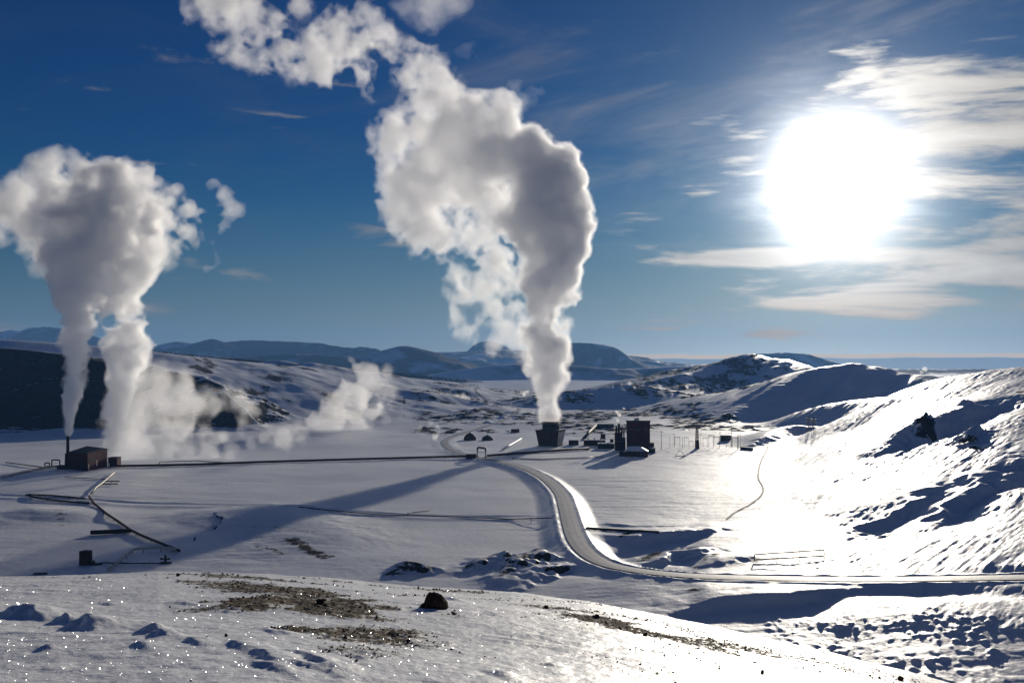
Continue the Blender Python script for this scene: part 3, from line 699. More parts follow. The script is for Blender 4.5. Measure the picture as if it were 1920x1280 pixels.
main_rows = [(1030, 803, 14, 0, 0), (905, 395, 34, 0, .6), (1030, 797, 14, 0, 0), (1030, 782, 16, 0, 0), (1030, 766, 17, 0, 0.05), (1029, 748, 19, 0, .1), (1028, 728, 21, 0, .1), (1027, 708, 25, 0, .2), (1010, 690, 20, 0, .3), (1044, 700, 19, 2, .3), (1028, 682, 29, 0, .2), (1028, 655, 34, 0, .3),
  (1046, 640, 26, 3, .3), (1008, 625, 28, -2, .3), (1030, 625, 36, 0, .3), (1035, 592, 38, 0, .3), (1056, 610, 22, 2, .3), (1030, 560, 42, 0, .3), (1062, 565, 24, 2, .4), (1005, 545, 34, 2, .4), (1034, 525, 48, 0, .3), (1070, 520, 26, 3, .4), (1000, 500, 38, 2, .4), (1036, 488, 54, 0, .3), (1068, 470, 34, 3, .4),
  (985, 465, 44, -3, .4), (1030, 445, 66, 0, .3), (975, 430, 50, 0, .4), (1055, 420, 50, 2, .3), (1005, 400, 74, 0, .3), (1072, 385, 40, 0, .4), (950, 395, 50, 4, .5), (1010, 355, 76, 0, .3), (1068, 345, 44, 2, .4), (930, 355, 56, -3, .5), (985, 320, 66, 0, .4), (1048, 305, 44, 0, .4),
  (930, 300, 58, 3, .5), (1000, 285, 46, 0, .5), (880, 290, 54, 0, .6), (935, 250, 52, 4, .6), (880, 235, 50, 0, .6), (830, 250, 48, -3, .7), (790, 240, 42, 2, .8), (745, 245, 36, 0, .8), (850, 200, 34, 4, .8), (945, 215, 30, 4, .8),
  (845, 310, 46, 0, .9), (800, 300, 44, 4, 1), (765, 340, 40, 0, 1.1), (805, 365, 48, -4, 1.1), (850, 370, 44, 0, 1), (775, 395, 40, 2, 1.2), (820, 415, 38, 4, 1.2), (870, 420, 38, 0, 1.1), (890, 350, 46, 0, .8), (915, 440, 34, 3, .9), (900, 480, 26, 3, 1.1), (935, 490, 34, 3, .9), (960, 520, 28, 3, .9),
  (945, 545, 30, 5, .9), (905, 545, 30, 8, 1.0), (870, 555, 26, 9, 1.1), (845, 552, 16, 10, 1.2), (925, 580, 32, 6, .9), (965, 575, 30, 4, .8), (945, 615, 28, 5, .9), (970, 635, 26, 4, .8), (990, 655, 16, 3, .7), (910, 600, 18, 6, 1.1), (990, 600, 24, 3, .6), (740, 265, 40, 0, 1), (735, 300, 28, 0, 1), (750, 380, 34, 0, 1.1), (780, 435, 36, 0, 1.1), (830, 455, 30, 0, 1.1), (725, 240, 26, 0, 1), (855, 520, 18, 8, 1.1), (850, 585, 20, 8, 1.2), (900, 520, 24, 6, 1.0), (880, 620, 18, 6, 1.2), (930, 640, 22, 4, 1.0), (770, 210, 30, 0, .9), (810, 190, 30, 2, .9), (855, 255, 50, -6, .9), (700, 250, 14, 0, 1.1)]
_p = steam('steam_plume', px_blobs([(r[0], r[1], r[2]*(1.10 if r[1] > 520 else 0.98), r[3], r[4]) for r in main_rows if r[4] < 0.55], MAIN_Y), [(-1.0, .016), (-0.1, .03), (0.8, .05), (2.0, .09), (4.5, .14)], 0.75, 5, 1.0,
      'tall white billowing steam column rising from the cooling tower', tear=0.5, floor=17.2)
steam('steam_plume', px_blobs([r for r in main_rows if r[4] >= 0.5], MAIN_Y+4), [(-2.4, .007), (-1.1, .012), (0.2, .018), (1.8, .026), (4.2, .034)], 0.8, 205, 1.0, '', tear=1.5, root=_p)
up = [(830, 140, 30, 0, .9), (800, 120, 38, 3, .9), (765, 150, 34, 0, 1), (735, 105, 42, 0, 1), (700, 75, 38, 4, 1), (690, 130, 36, 0, 1), (650, 100, 40, 0, 1), (610, 130, 36, 4, 1), (640, 60, 36, 0, 1), (590, 90, 38, 0, 1), (560, 135, 28, 0, 1), (540, 90, 32, 4, 1), (500, 110, 30, 0, 1),
      (450, 100, 34, 0, 1), (420, 95, 22, 0, 1), (480, 70, 26, 0, 1), (520, 45, 30, 2, 1), (470, 25, 32, 0, 1), (430, 5, 34, 0, 1), (400, 40, 24, 0, 1), (380, -10, 30, 3, 1), (690, 30, 26, 0, 1), (700, 180, 20, 0, 1), (770, 90, 28, 0, 1), (560, 10, 24, 0, 1.1), (780, 190, 26, 0, .9), (350, 20, 20, 0, 1.2), (820, 175, 26, 0, .9)]
steam('drifting_steam', px_blobs(up, MAIN_Y+15), [(-2.0, .006), (-0.8, .010), (0.4, .016), (2.0, .022), (4.2, .03)], 1.0, 31, 1.0,
      'ragged torn cloud of steam blown to the upper left above the tall column', tear=1.5)
wi = [(800, 5, 40, 0, 1.3), (760, 15, 26, 0, 1.3), (845, -5, 30, 0, 1.3), (980, 190, 26, 0, 1.3), (1000, 175, 18, 0, 1.3), (965, 165, 16, 0, 1.3), (880, 100, 16, 0, 1.3)]
steam('drifting_steam', px_blobs(wi, MAIN_Y+30), [(-0.5, .004), (1.5, .005), (3.5, .006)], 1.5, 47, 1.0, 'faint thin wisps of steam hanging above and beside the top of the tall column', tear=1.4)
LEFT_Y = 575.0
left_rows = [(129, 812, 4.0, 0, 0), (129, 800, 5.0, 0, 0), (130, 786, 6.5, 0, 0), (131, 770, 8.5, 0, .1), (133, 752, 12, 0, .1), (136, 732, 16, 0, .2), (138, 710, 19, 0, .2), (142, 685, 22, 0, .2), (142, 658, 24, 0, .2), (144, 630, 26, 0, .2), (142, 600, 28, 0, .3), (146, 570, 32, 0, .3), (150, 540, 36, 0, .3), (155, 505, 42, 0, .4), (140, 490, 34, 2, .4), (160, 470, 48, 0, .4), (120, 455, 40, 0, .6),
  (185, 440, 52, 0, .4), (130, 420, 56, 0, .6), (210, 405, 56, 0, .5), (80, 400, 56, 0, .8), (160, 378, 54, 0, .6), (40, 380, 50, 0, .9), (220, 355, 50, 2, .6), (100, 350, 50, 0, .8), (155, 338, 28, 0, .8), (235, 340, 22, 0, .8), (45, 355, 28, 0, 1), (5, 390, 44, 0, 1), (-30, 370, 46, 0, 1), (270, 365, 36, 0, .8), (280, 410, 40, 0, .9), (300, 380, 28, 0, 1)]
_p = steam('steam_plume', px_blobs(dense_rows(left_rows[:16])+left_rows[16:], LEFT_Y), [(-0.5, .035), (0.2, .07), (1.0, .14), (2.4, .24)], 0.6, 65, 0.75,
      'narrow steam column blown from the thin chimney at the left station', tear=0.8, gain=0.5)
steam('steam_plume', px_blobs(dense_rows(left_rows[:6]), LEFT_Y), [(-0.15, .5), (0.4, .8)], 0.3, 67, 0.3, '', tear=0.0, root=_p)
left2 = [(212, 842, 17, 0, 0.1), (216, 815, 21, 0, .1), (218, 790, 23, 0, .2), (220, 765, 24, 0, .2), (222, 740, 27, 0, .2), (226, 712, 29, 0, .3), (232, 685, 32, 0, .3), (238, 655, 36, 0, .3), (232, 625, 40, 0, .3), (222, 595, 36, 0, .4), (215, 560, 36, 0, .4), (225, 530, 36, 0, .5), (238, 500, 38, 0, .6), (226, 475, 40, 0, .5), (250, 455, 38, 0, .6), (262, 420, 36, 0, .6), (262, 640, 22, 2, .4), (245, 580, 22, 2, .5)]
_q = steam('steam_plume', px_blobs(dense_rows(left2[:12])+left2[12:], LEFT_Y+35), [(-0.5, .035), (0.2, .06), (1.1, .11), (2.6, .16)], 0.65, 85, 0.8,
      'wide steam column rising from the snow right behind the left station', tear=0.8, floor=0.4, gain=0.5)
arm = [(280, 440, 36, 2, .9), (310, 420, 36, 0, 1), (300, 385, 32, 0, 1), (340, 445, 32, 0, 1), (365, 430, 32, 0, 1.1), (395, 445, 26, 0, 1.2), (415, 425, 22, 0, 1.3), (430, 395, 17, 0, 1.3), (420, 365, 13, 0, 1.3), (400, 345, 12, 0, 1.3), (385, 325, 10, 0, 1.3), (400, 480, 22, 0, 1.3), (355, 400, 26, 0, 1.1), (320, 360, 22, 0, 1.2), (280, 480, 26, 0, 1.2), (440, 450, 12, 0, 1.3), (270, 330, 24, 0, 1.1), (270, 590, 22, 0, 1.2), (285, 620, 18, 0, 1.2), (250, 540, 26, 0, 1.1)]
steam('steam_plume', px_blobs(arm, LEFT_Y+35), [(-1.6, .012), (-0.5, .018), (0.6, .03), (2.0, .04)], 0.7, 285, 0.8, '', tear=1.5, root=_q)
haze_l = [(20, 350, 34, 0, 1.2), (-20, 400, 48, 0, 1.2), (40, 420, 40, 0, 1.2), (100, 318, 22, 0, 1.2), (150, 312, 20, 0, 1.2), (235, 322, 20, 0, 1.2), (60, 460, 30, 0, 1.2), (95, 500, 26, 0, 1.2), (110, 550, 18, 0, 1.2), (50, 325, 14, 0, 1.3), (200, 318, 16, 0, 1.2), (15, 385, 56, 0, 1.1), (60, 430, 44, 0, 1.1), (245, 345, 36, 0, 1.1), (-10, 440, 30, 0, 1.2), (290, 350, 22, 0, 1.2), (300, 470, 24, 0, 1.2), (70, 330, 30, 0, 1.1)]
steam('steam_plume', px_blobs(haze_l, LEFT_Y), [(-2.0, .010), (-0.7, .018), (0.6, .03), (2.0, .045)], 0.7, 385, 0.8, '', tear=1.5, root=_p)
low = [(235, 842, 30, 0, .5), (270, 838, 36, 0, .7), (310, 842, 34, 0, .7), (350, 845, 30, 0, .8), (390, 842, 28, 0, .8), (430, 842, 20, 0, 1), (265, 800, 40, 5, .8), (305, 800, 42, 8, .8), (345, 805, 40, 5, .8), (385, 810, 36, 3, .8), (420, 812, 28, 3, .9), (260, 760, 34, 8, .8), (300, 755, 38, 10, .9), (340, 760, 38, 10, .9), (375, 765, 32, 5, 1), (410, 765, 28, 5, 1), (440, 760, 20, 8, 1.2),
       (350, 725, 26, 12, 1.1), (300, 718, 30, 10, 1), (265, 715, 26, 8, 1), (390, 735, 20, 8, 1.2), (455, 790, 16, 8, 1.3), (470, 825, 16, 5, 1.3), (420, 735, 12, 8, 1.3), (495, 815, 18, 5, 1.1), (530, 820, 16, 5, 1.1), (450, 800, 26, 5, 1.0), (460, 770, 18, 8, 1.2), (560, 815, 12, 5, 1.3)]
steam('ground_steam', px_blobs(low, LEFT_Y+60), [(-2.6, .009), (-1.2, .016), (0.3, .024), (2.0, .032), (4.5, .036)], 0.75, 105, 0.8, 'broad low bank of steam drifting over the snow right of the left station', tear=0.55, floor=0.3)
g2 = [(690, 800, 14, 0, .8), (665, 790, 26, 0, .9), (640, 780, 26, 0, 1), (700, 770, 24, 0, .9), (680, 750, 30, 0, 1), (650, 745, 26, 0, 1), (715, 730, 20, 0, 1.1), (690, 715, 22, 0, 1.1), (730, 700, 12, 0, 1.2), (675, 695, 14, 0, 1.2), (620, 765, 20, 0, 1.2), (590, 790, 16, 0, 1.3), (560, 800, 10, 0, 1.3), (665, 670, 7, 0, 1.2), (720, 790, 12, 0, 1.1), (610, 800, 20, 0, 1.1)]
steam('ground_steam', px_blobs(g2, 930), [(-1.6, .006), (-0.4, .010), (0.8, .014), (2.4, .018)], 0.95, 125, 1.1, 'pale cloud of steam rising off the plain in front of the west ridge', tear=1.3, floor=0.3)
for rows, Y0, lab, sd in (([(808, 832, 8, 0, .6), (812, 818, 11, 0, .9), (800, 808, 12, 0, 1), (790, 800, 9, 0, 1.1), (818, 802, 8, 0, 1.1), (806, 795, 8, 0, 1.1)], 790, 'small puff of steam beside the bend of the road, left of the domed huts', 141),
       ([(828, 768, 5, 0, .6), (838, 758, 8, 0, .8), (855, 752, 9, 0, .9), (872, 747, 7, 0, 1), (828, 757, 5, 0, 1)], 1340, 'streak of steam lying over the dark lava beyond the domed huts', 143),
       ([(985, 746, 2.5, 0, .6), (983, 738, 4.5, 0, .8), (989, 735, 3.5, 0, 1), (978, 736, 2.5, 0, 1)], 1700, 'tiny far puff of steam just left of the tall column', 145),
       ([(1150, 727, 4, 0, .6), (1166, 724, 6, 0, .8), (1180, 718, 4, 0, 1), (1190, 724, 3.5, 0, 1), (1172, 732, 3, 0, 1)], 1380, 'small wisps of steam on top of the low dark mound behind the plant', 147),
       ([(1728, 703, 2.5, 0, .4), (1728, 697, 3.5, 0, .6), (1734, 692, 4.2, 0, .8), (1722, 693, 2.2, 0, 1)], 2300, 'tiny far steam puff behind the east slope near the pole line', 149),
       ([(1158, 787, 3.2, 0, .5), (1161, 778, 3.6, 0, .8), (1157, 772, 3, 0, 1), (1170, 765, 2.6, 0, 1)], 742, 'thin steam leaking above the stacks of the main power building', 151)):
    Bq = px_blobs(rows, Y0); mr = max(b[3] for b in Bq); sc = mr/14.0
    steam('ground_steam', Bq, [(-0.08*mr, .10/mr), (mr*0.08, .14/mr), (mr*.25, .18/mr)], max(mr*0.11, 0.2), sd, sc, lab, group='small puffs of steam far out on the plain', tear=1.0, pad=10)

# ------------------------------------------------------------------ building helpers
class MB:
    """collects simple shapes and links them as one mesh"""
    def __init__(s): s.bm = bmesh.new()
    def poly(s, bottom, top):
        n = len(bottom); a = [s.bm.verts.new(p) for p in bottom]; b = [s.bm.verts.new(p) for p in top]
        s.bm.faces.new(a[::-1]); s.bm.faces.new(b)
        for i in range(n): s.bm.faces.new((a[i], a[(i+1) % n], b[(i+1) % n], b[i]))
        return s
    def box(s, cx, cy, z0, w, d, h, rz=0.0, top=1.0):
        c, q = math.cos(rz), math.sin(rz)
        def pt(x, y, z, k): x, y = x*k, y*k; return (cx+x*c-y*q, cy+x*q+y*c, z)
        P = [(-w/2, -d/2), (w/2, -d/2), (w/2, d/2), (-w/2, d/2)]
        return s.poly([pt(x, y, z0, 1) for x, y in P], [pt(x, y, z0+h, top) for x, y in P])
    def cyl(s, cx, cy, z0, r, h, n=16, r2=None):
        r2 = r if r2 is None else r2
        return s.poly([(cx+r*math.cos(2*math.pi*i/n), cy+r*math.sin(2*math.pi*i/n), z0) for i in range(n)],
                      [(cx+r2*math.cos(2*math.pi*i/n), cy+r2*math.sin(2*math.pi*i/n), z0+h) for i in range(n)])
    def tube(s, pts, r, n=8, closed_ends=True):
        pts = [Vector(p) for p in pts]; rings = []
        for i, p in enumerate(pts):
            if i == 0: d = pts[1]-p
            elif i == len(pts)-1: d = p-pts[i-1]
            else: d = (pts[i+1]-p).normalized()+(p-pts[i-1]).normalized()
            d.normalize(); u = d.cross(Vector((0, 0, 1)))
            if u.length < 0.05: u = Vector((1, 0, 0))
            u.normalize(); v = d.cross(u).normalized()
            rings.append([s.bm.verts.new(p+(u*math.cos(2*math.pi*k/n)+v*math.sin(2*math.pi*k/n))*r) for k in range(n)])
        for a, b in zip(rings[:-1], rings[1:]):
            for k in range(n): s.bm.faces.new((a[k], a[(k+1) % n], b[(k+1) % n], b[k]))
        s.bm.faces.new(rings[0][::-1]); s.bm.faces.new(rings[-1]); return s
    def bar(s, a, b, r, n=4): return s.tube([a, b], r, n)
    def build(s, name, mat, parent=None, loc=None, smooth=False):
        bmesh.ops.recalc_face_normals(s.bm, faces=s.bm.faces[:])
        me = bpy.data.meshes.new(name); s.bm.to_mesh(me); s.bm.free(); me.materials.append(mat)
        if smooth: me.polygons.foreach_set('use_smooth', [True]*len(me.polygons))
        o = bpy.data.objects.new(name, me); COL.objects.link(o)
        if parent: o.parent = parent
        if loc is not None: o.location = loc
        return o
def thing(name, label, cat, loc, rz=0.0, group=None):
    o = empty(name, loc, rz); tag(o, label, cat, group); return o
def copy_tree(o, parent=None):
    c = o.copy(); COL.objects.link(c); c.parent = parent
    for ch in list(o.children): copy_tree(ch, c)
    return c
bpy.context.view_layer.update()

RED = plain('dark_red_cladding', (0.065, 0.006, 0.004), 0.7, 0, 0.4, 0.4, 0.15)
BROWN = plain('brown_cladding', (0.055, 0.018, 0.009), 0.7, 0, 0.4, 0.5, 0.2)
DARK = plain('dark_steel', (0.016, 0.011, 0.010), 0.65, 0.0, 0.35, 2.0, 0.2)
RUST = plain('rusty_pipe', (0.060, 0.022, 0.014), 0.6, 0.0, 0.4, 1.2, 0.25)
PIPE = plain('grey_pipe', (0.30, 0.28, 0.25), 0.35, 0.6, 0.2, 1.0)
CREAM = plain('cream_panel', (0.62, 0.56, 0.44), 0.5, 0, 0.15, 0.8)
WHITE = plain('white_paint', (0.75, 0.75, 0.73), 0.45, 0, 0.08, 1.0)
WOODP = plain('pole_wood', (0.10, 0.075, 0.055), 0.8, 0, 0.3, 1.0)
OCHRE = plain('ochre_steel', (0.30, 0.20, 0.08), 0.6, 0.1, 0.3, 1.0)
SNOWP = plain('roof_snow', (0.84, 0.85, 0.86), 0.5, 0, 0.04, 2.0, 0.6, 0.05)
GLASS = plain('window_glass', (0.05, 0.06, 0.08), 0.12, 0, 0.1, 1.0)
ROADM = plain('packed_snow_road', (0.27, 0.27, 0.275), 0.55, 0, 0.30, 0.35, 0.5, 0.04)
TRACKM = plain('trodden_path', (0.13, 0.12, 0.11), 0.8, 0, 0.3, 1.0)
ROCK = plain('lava_rock', (0.055, 0.034, 0.024), 0.9, 0, 0.55, 6.0, 0.2, 0.03)
PEB = plain('gravel_stone', (0.10, 0.082, 0.062), 0.9, 0, 0.5, 3.0, 0.2)

# ------------------------------------------------------------------ road and path ribbons
def ribbon(name, C, half, mat, lift=0.02, ruts=()):
    C = np.asarray(C, float); d = np.gradient(C[:, :2], axis=0); d /= np.linalg.norm(d, axis=1)[:, None]+1e-9
    nrm_ = np.stack([-d[:, 1], d[:, 0]], 1); cols = np.linspace(-half, half, 9); V = []
    for k, o in enumerate(cols):
        crown = 0.06*(1-(o/half)**2)
        V.append(np.column_stack([C[:, :2]+nrm_*o, C[:, 2]+lift+crown]))
    V = np.stack(V, 1); n, m = V.shape[:2]; idx = np.arange(n*m).reshape(n, m)
    Q = np.stack([idx[:-1, :-1].ravel(), idx[:-1, 1:].ravel(), idx[1:, 1:].ravel(), idx[1:, :-1].ravel()], 1)
    return mesh_from(name, V.reshape(-1, 3), Q[:, ::-1], mat)
def road_material():
    m = mat_new('snowy_road'); N, M, ramp, mix = nodes_of(m.node_tree); nt = m.node_tree
    uv = N('ShaderNodeAttribute', attribute_name='lane').outputs['Fac']
    pos = N('ShaderNodeNewGeometry').outputs['Position']
    n = N('ShaderNodeTexNoise', ins={'Vector': pos, 'Scale': 0.5, 'Detail': 6.0, 'Roughness': 0.7})
    a = M('ABSOLUTE', uv)
    rut = M('MULTIPLY', ramp(M('ABSOLUTE', M('SUBTRACT', a, 0.45)), 0.28, 0.08), 0.85)
    edge = ramp(a, 0.84, 0.95)
    c = mix(rut, (0.33, 0.335, 0.355), (0.17, 0.172, 0.185)); c = mix(M('MULTIPLY', ramp(n.outputs['Fac'], 0.4, 0.7), 0.5), c, (0.5, 0.5, 0.51)); c = mix(M('MULTIPLY', edge, 0.8), c, (0.07, 0.06, 0.055))
    b = N('ShaderNodeBump', ins={'Strength': 0.5, 'Distance': 0.1, 'Height': n.outputs['Fac']})
    p = N('ShaderNodeBsdfPrincipled', ins={'Base Color': c, 'Roughness': 0.6, 'Normal': b.outputs[0]})
    o = N('ShaderNodeOutputMaterial'); nt.links.new(p.outputs[0], o.inputs[0]); return m
_f = np.hypot(ROADW[:, 0], ROADW[:, 1]) > 850
ROADW[_f, 2] = terrain(ROADW[_f, 0], ROADW[_f, 1])+0.45
rd = ribbon('road', ROADW, 2.75, road_material(), 0.0); tag(rd, kind='structure')
_l = rd.data.attributes.new('lane', 'FLOAT', 'POINT'); _l.data.foreach_set('value', np.tile(np.linspace(-1, 1, 9), len(ROADW)).astype(np.float32))
def draped(pts, n=6, lift=0.1):
    W = smooth_poly([tuple(on(a, b)[:2])+(0,) for a, b in pts], n); W[:, 2] = terrain(W[:, 0], W[:, 1])+lift; return W
for nm, pts, hw_ in (('path', [(1440, 836), (1436, 848), (1428, 862), (1423, 880), (1422, 897), (1429, 910), (1431, 920), (1425, 932), (1405, 947), (1380, 960), (1362, 974)], 0.42),):
    o = ribbon(nm, draped(pts), hw_, TRACKM, 0.12); tag(o, kind='structure')

# ------------------------------------------------------------------ pipelines
def pipe_run(name, label, pts, r, mat, hgt=0.9, step=14.0, group=None, drape=True, n=8, supports=True):
    """pts are photo pixels on the ground (optionally with a height above it)"""
    W = []
    for p in pts:
        g = on(p[0], p[1]); W.append((g[0], g[1], g[2]+(p[2] if len(p) > 2 else hgt)))
    r *= 1.3
    t = thing(name, label, 'pipeline', (W[0][0], W[0][1], W[0][2]-hgt), 0, group); o = Vector(t.location)
    mb = MB(); mb.tube([Vector(w)-o for w in W], r, n); mb.build('pipe', mat, t, smooth=True)
    if supports:
        k = 0
        for a, b in zip(W[:-1], W[1:]):
            a, b = Vector(a), Vector(b); L = (b-a).length; m = max(1, int(L/step))
            for i in range(m):
                if k > 40: break
                p = a+(b-a)*((i+0.5)/m); gz = ground_z(p.x, p.y)
                if p.z-gz < r+0.15: continue
                d = (b-a).normalized(); s = MB(); c = Vector((-d.y, d.x, 0))*(r+0.1)
                base = Vector((p.x, p.y, gz-0.2))-o; top = Vector((p.x, p.y, p.z-r))-o
                s.bar(base+c, top+c, 0.07); s.bar(base-c, top-c, 0.07); s.bar(top+c*1.2, top-c*1.2, 0.09); s.build('support', DARK, t); k += 1
    return t
pipe_run('pipeline', 'long dark pipeline crossing the plain from the left station to the arched loop', [(206, 877), (300, 875), (370, 873.5), (480, 869), (600, 865.5), (720, 862), (800, 860), (870, 858), (894, 857.5)], 0.55, RUST, 1.0, 16)
pipe_run('pipeline', 'thinner twin pipe laid beside the long dark pipeline just right of the left station', [(298, 872.5, 0.9), (299, 872.5, 2.2), (330, 871.5, 2.2), (362, 870.5, 2.2), (420, 869.5, .9)], 0.22, PIPE, 0.9, 10)
pipe_run('pipeline', 'dark pipeline from the arched loop to the power plant', [(914, 857), (960, 853), (1016, 849), (1060, 846), (1105, 843)], 0.6, RUST, 1.0, 16)
pipe_run('pipeline', 'low grey pipe in front of the power plant, nearer than the dark one', [(960, 861), (1020, 862), (1080, 860), (1130, 857)], 0.25, PIPE, 0.5, 14)
pipe_run('pipeline', 'short bright pipe left of the cooling tower', [(942, 845), (957, 836.5), (977, 824.5)], 0.5, WHITE, 1.0, 10)
pipe_run('pipeline', 'dark pipe slanting away behind the low plant units', [(1094, 826), (1105, 812), (1118, 799)], 0.9, DARK, 1.2, 20)
pipe_run('pipeline', 'sunlit pipe coming in from the left edge to the left station', [(-30, 903), (0, 898), (40, 889), (90, 878), (120, 876)], 0.45, PIPE, 1.0, 12)
pipe_run('pipeline', 'thin dark pipe above the sunlit one at the left edge', [(10, 869), (40, 873), (78, 878)], 0.22, DARK, 0.8, 12)
pipe_run('pipeline', 'bright stepped pipe running from the left station towards the pipe junction', [(214, 889), (203, 899), (191, 909), (180, 917), (171, 929)], 0.28, CREAM, 1.0, 8)
pipe_run('pipeline', 'upper of two short stub pipes beside the bright stepped pipe', [(194, 905), (224, 904.5)], 0.22, DARK, 0.8, 6)
pipe_run('pipeline', 'lower of two short stub pipes beside the bright stepped pipe', [(192, 910.5), (221, 909.5)], 0.22, DARK, 0.8, 6)
pipe_run('pipeline', 'thin dark pipe lying left of the short stub pipes', [(122, 896), (160, 898), (198, 900)], 0.14, DARK, 0.5, 12)
pipe_run('pipeline', 'farther of two dark pipes leading left from the pipe junction', [(52, 929), (100, 932), (160, 937)], 0.28, DARK, 0.6, 10)
pipe_run('pipeline', 'nearer of two dark pipes leading left from the pipe junction', [(48, 930), (68, 935), (110, 941), (167, 946)], 0.30, DARK, 0.6, 10)
pipe_run('pipeline', 'dark pipeline slanting down from the pipe junction to the wellhead loop', [(167, 934), (176, 947), (200, 967), (220, 980), (245, 998), (270, 1010), (300, 1022), (322, 1031), (336, 1037)], 0.36, RUST, 0.8, 9)
pipe_run('pipeline', 'thick dark pipe stub in shadow left of the slanting pipeline', [(170, 1003), (210, 1001), (246, 999)], 0.6, DARK, 0.9, 8)
pipe_run('pipeline', 'wellhead pipe with one bright sunlit leg behind the round tank', [(203, 1072, .5), (228, 1052, .9), (252, 1037, 1.3), (285, 1035, 1.3), (318, 1034, 1.3), (330, 1036, 1.2)], 0.30, CREAM, 1.0, 5)
pipe_run('pipeline', 'dark pipe from the round tank to the valve tree', [(190, 1058), (240, 1059), (300, 1059)], 0.14, DARK, 0.5, 5)
pipe_run('pipeline', 'half buried thin dark pipe across the plain left of the road', [(560, 951), (620, 958), (700, 965), (745, 967), (800, 968), (880, 971), (960, 974), (1034, 972)], 0.15, DARK, 0.25, 18)
pipe_run('pipeline', 'dark pipe right of the road leading to the shadowed bank', [(1100, 992), (1130, 994), (1180, 997), (1236, 1001)], 0.35, DARK, 0.4, 14)
pipe_run('pipeline', 'short dark pipe crossing near the middle of the plain', [(764, 964), (782, 961), (806, 958)], 0.14, DARK, 0.3, 10)

def arch(label, px0, px1, py, h, r, mat):
    a, b = on(px0, py), on(px1, py); t = thing('pipe_loop', label, 'pipe loop', a); o = Vector(a); A, B = Vector((0, 0, -0.5)), Vector(b)-o
    e = (B-Vector((0, 0, 0))).normalized(); k = r*1.5; pts = [A, Vector((0, 0, h-k)), Vector((0, 0, h))+e*k*0.35-Vector((0, 0, k*0.35)), Vector((0, 0, h))+e*k, Vector((B.x, B.y, h))-e*k, Vector((B.x, B.y, h))-e*k*0.35-Vector((0, 0, k*0.35)), Vector((B.x, B.y, h-k)), Vector((B.x, B.y, -0.5))]
    MB().tube(pts, r, 10).build('pipe', mat, t, smooth=True)
    for q in (Vector((0, 0, 0)), Vector((B.x, B.y, B.z))):
        MB().box(q.x, q.y, -0.4, r*3.4, r*3.4, 1.0).build('foot', DARK, t)
    MB().tube([Vector((0, 0, h*0.55)), Vector((B.x, B.y, h*0.55))], r*0.18, 6).build('brace', DARK, t)
    return t
arch('tall square pipe arch standing where the long pipeline meets the road', 895, 910.5, 857, 6.2, 0.62, RUST)
arch('taller of two small pipe arches left of the chimney building', 97, 112, 876, 4.4, 0.42, DARK)
arch('lower of two small pipe arches left of the chimney building', 84, 93, 877, 3.0, 0.40, DARK)
_a = on(884, 858); t = thing('valve_house', 'low dark valve hut joined to the left foot of the square pipe arch', 'hut', _a)
MB().box(0, 0, -0.4, 6.5, 4, 2.4).build('wall', RED, t); MB().box(0, 0, 2.02, 7, 4.5, 0.3).build('roof', DARK, t); MB().box(1.2, -2.03, 0, 1.0, .06, 1.8).build('door', BROWN, t)

# long flat pipe loop right of the road
A, Bq, Cq = on(1414, 1052), on(1546, 1047), on(1480, 1049); t = thing('pipe_loop', 'long flat pipe loop with slender posts on the snowy slope above the road', 'pipe loop', A); o = Vector(A)
e = Vector(Bq)-o; e2 = Vector((e.x, e.y, e.z))
MB().tube([Vector((0, 0, 0.35)), Vector((0.1, 0, 1.75)), Vector((0.5, 0, 1.95)), Vector((e.x, e.y, e.z+2.5))], 0.2, 8).build('upper_pipe', DARK, t, smooth=True)
MB().tube([Vector((0, 0, 0.35)), Vector((e.x, e.y, e.z+0.75))], 0.2, 8).build('lower_pipe', DARK, t, smooth=True)
for f in (0.0, 0.33, 0.65, 1.0):
    q = e*f; h_ = 2.1+0.7*f+(0.9 if f == 1 else 0); g = ground_z(o.x+q.x, o.y+q.y)-o.z
    MB().bar(Vector((q.x, q.y+0.2, g-0.3)), Vector((q.x, q.y+0.2, q.z+h_)), 0.07 if f < 1 else 0.13).build('post', DARK, t)
_p0 = on(1581, 1042); t = thing('marker_post', 'single thin marker post right of the long flat pipe loop', 'post', _p0); MB().cyl(0, 0, -0.3, 0.07, 2.1, 8).build('post', WOODP, t); MB().box(0, 0, 1.6, 0.3, 0.05, 0.25).build('plate', RED, t)

# ------------------------------------------------------------------ power plant
def windows(t, n, x0, dx, y, z, w, h):
    for i in range(n):
        f = MB(); f.box(x0+i*dx, y, z, w, 0.08, h).build('window', GLASS, t)
        MB().box(x0+i*dx, y-0.02, z-0.12, w+0.3, 0.12, 0.1).build('sill', CREAM, t)
B0 = on(1197, 848); t = thing('power_building', 'tall dark red block of the power plant with a flat roof', 'building', B0, R(-6))
W_, H_ = 16.0, 21.5
MB().box(0, 6, -0.8, W_, 13, H_).build('wall', RED, t)
m = MB()
for i in range(9): m.box(-W_/2+1+i*1.75, -0.58, 0.2, 0.18, 0.12, H_-2.5)
m.build('cladding_rib', BROWN, t)
MB().box(0, 6, H_-0.8, W_+0.7, 13.7, 1.3).build('parapet', BROWN, t)
MB().box(0, 6, H_+0.52, W_-0.6, 12.2, 0.18).build('roof', SNOWP, t)
MB().box(-1, 5, H_+0.7, 3.2, 3, 1.4).build('roof_vent', PIPE, t)
MB().box(W_/2+0.03, 3, 0, 0.12, 2.5, 6).build('door', CREAM, t)
MB().box(W_/2+1.5, 7, -0.6, 3.0, 7, 7).build('side_bay', BROWN, t)
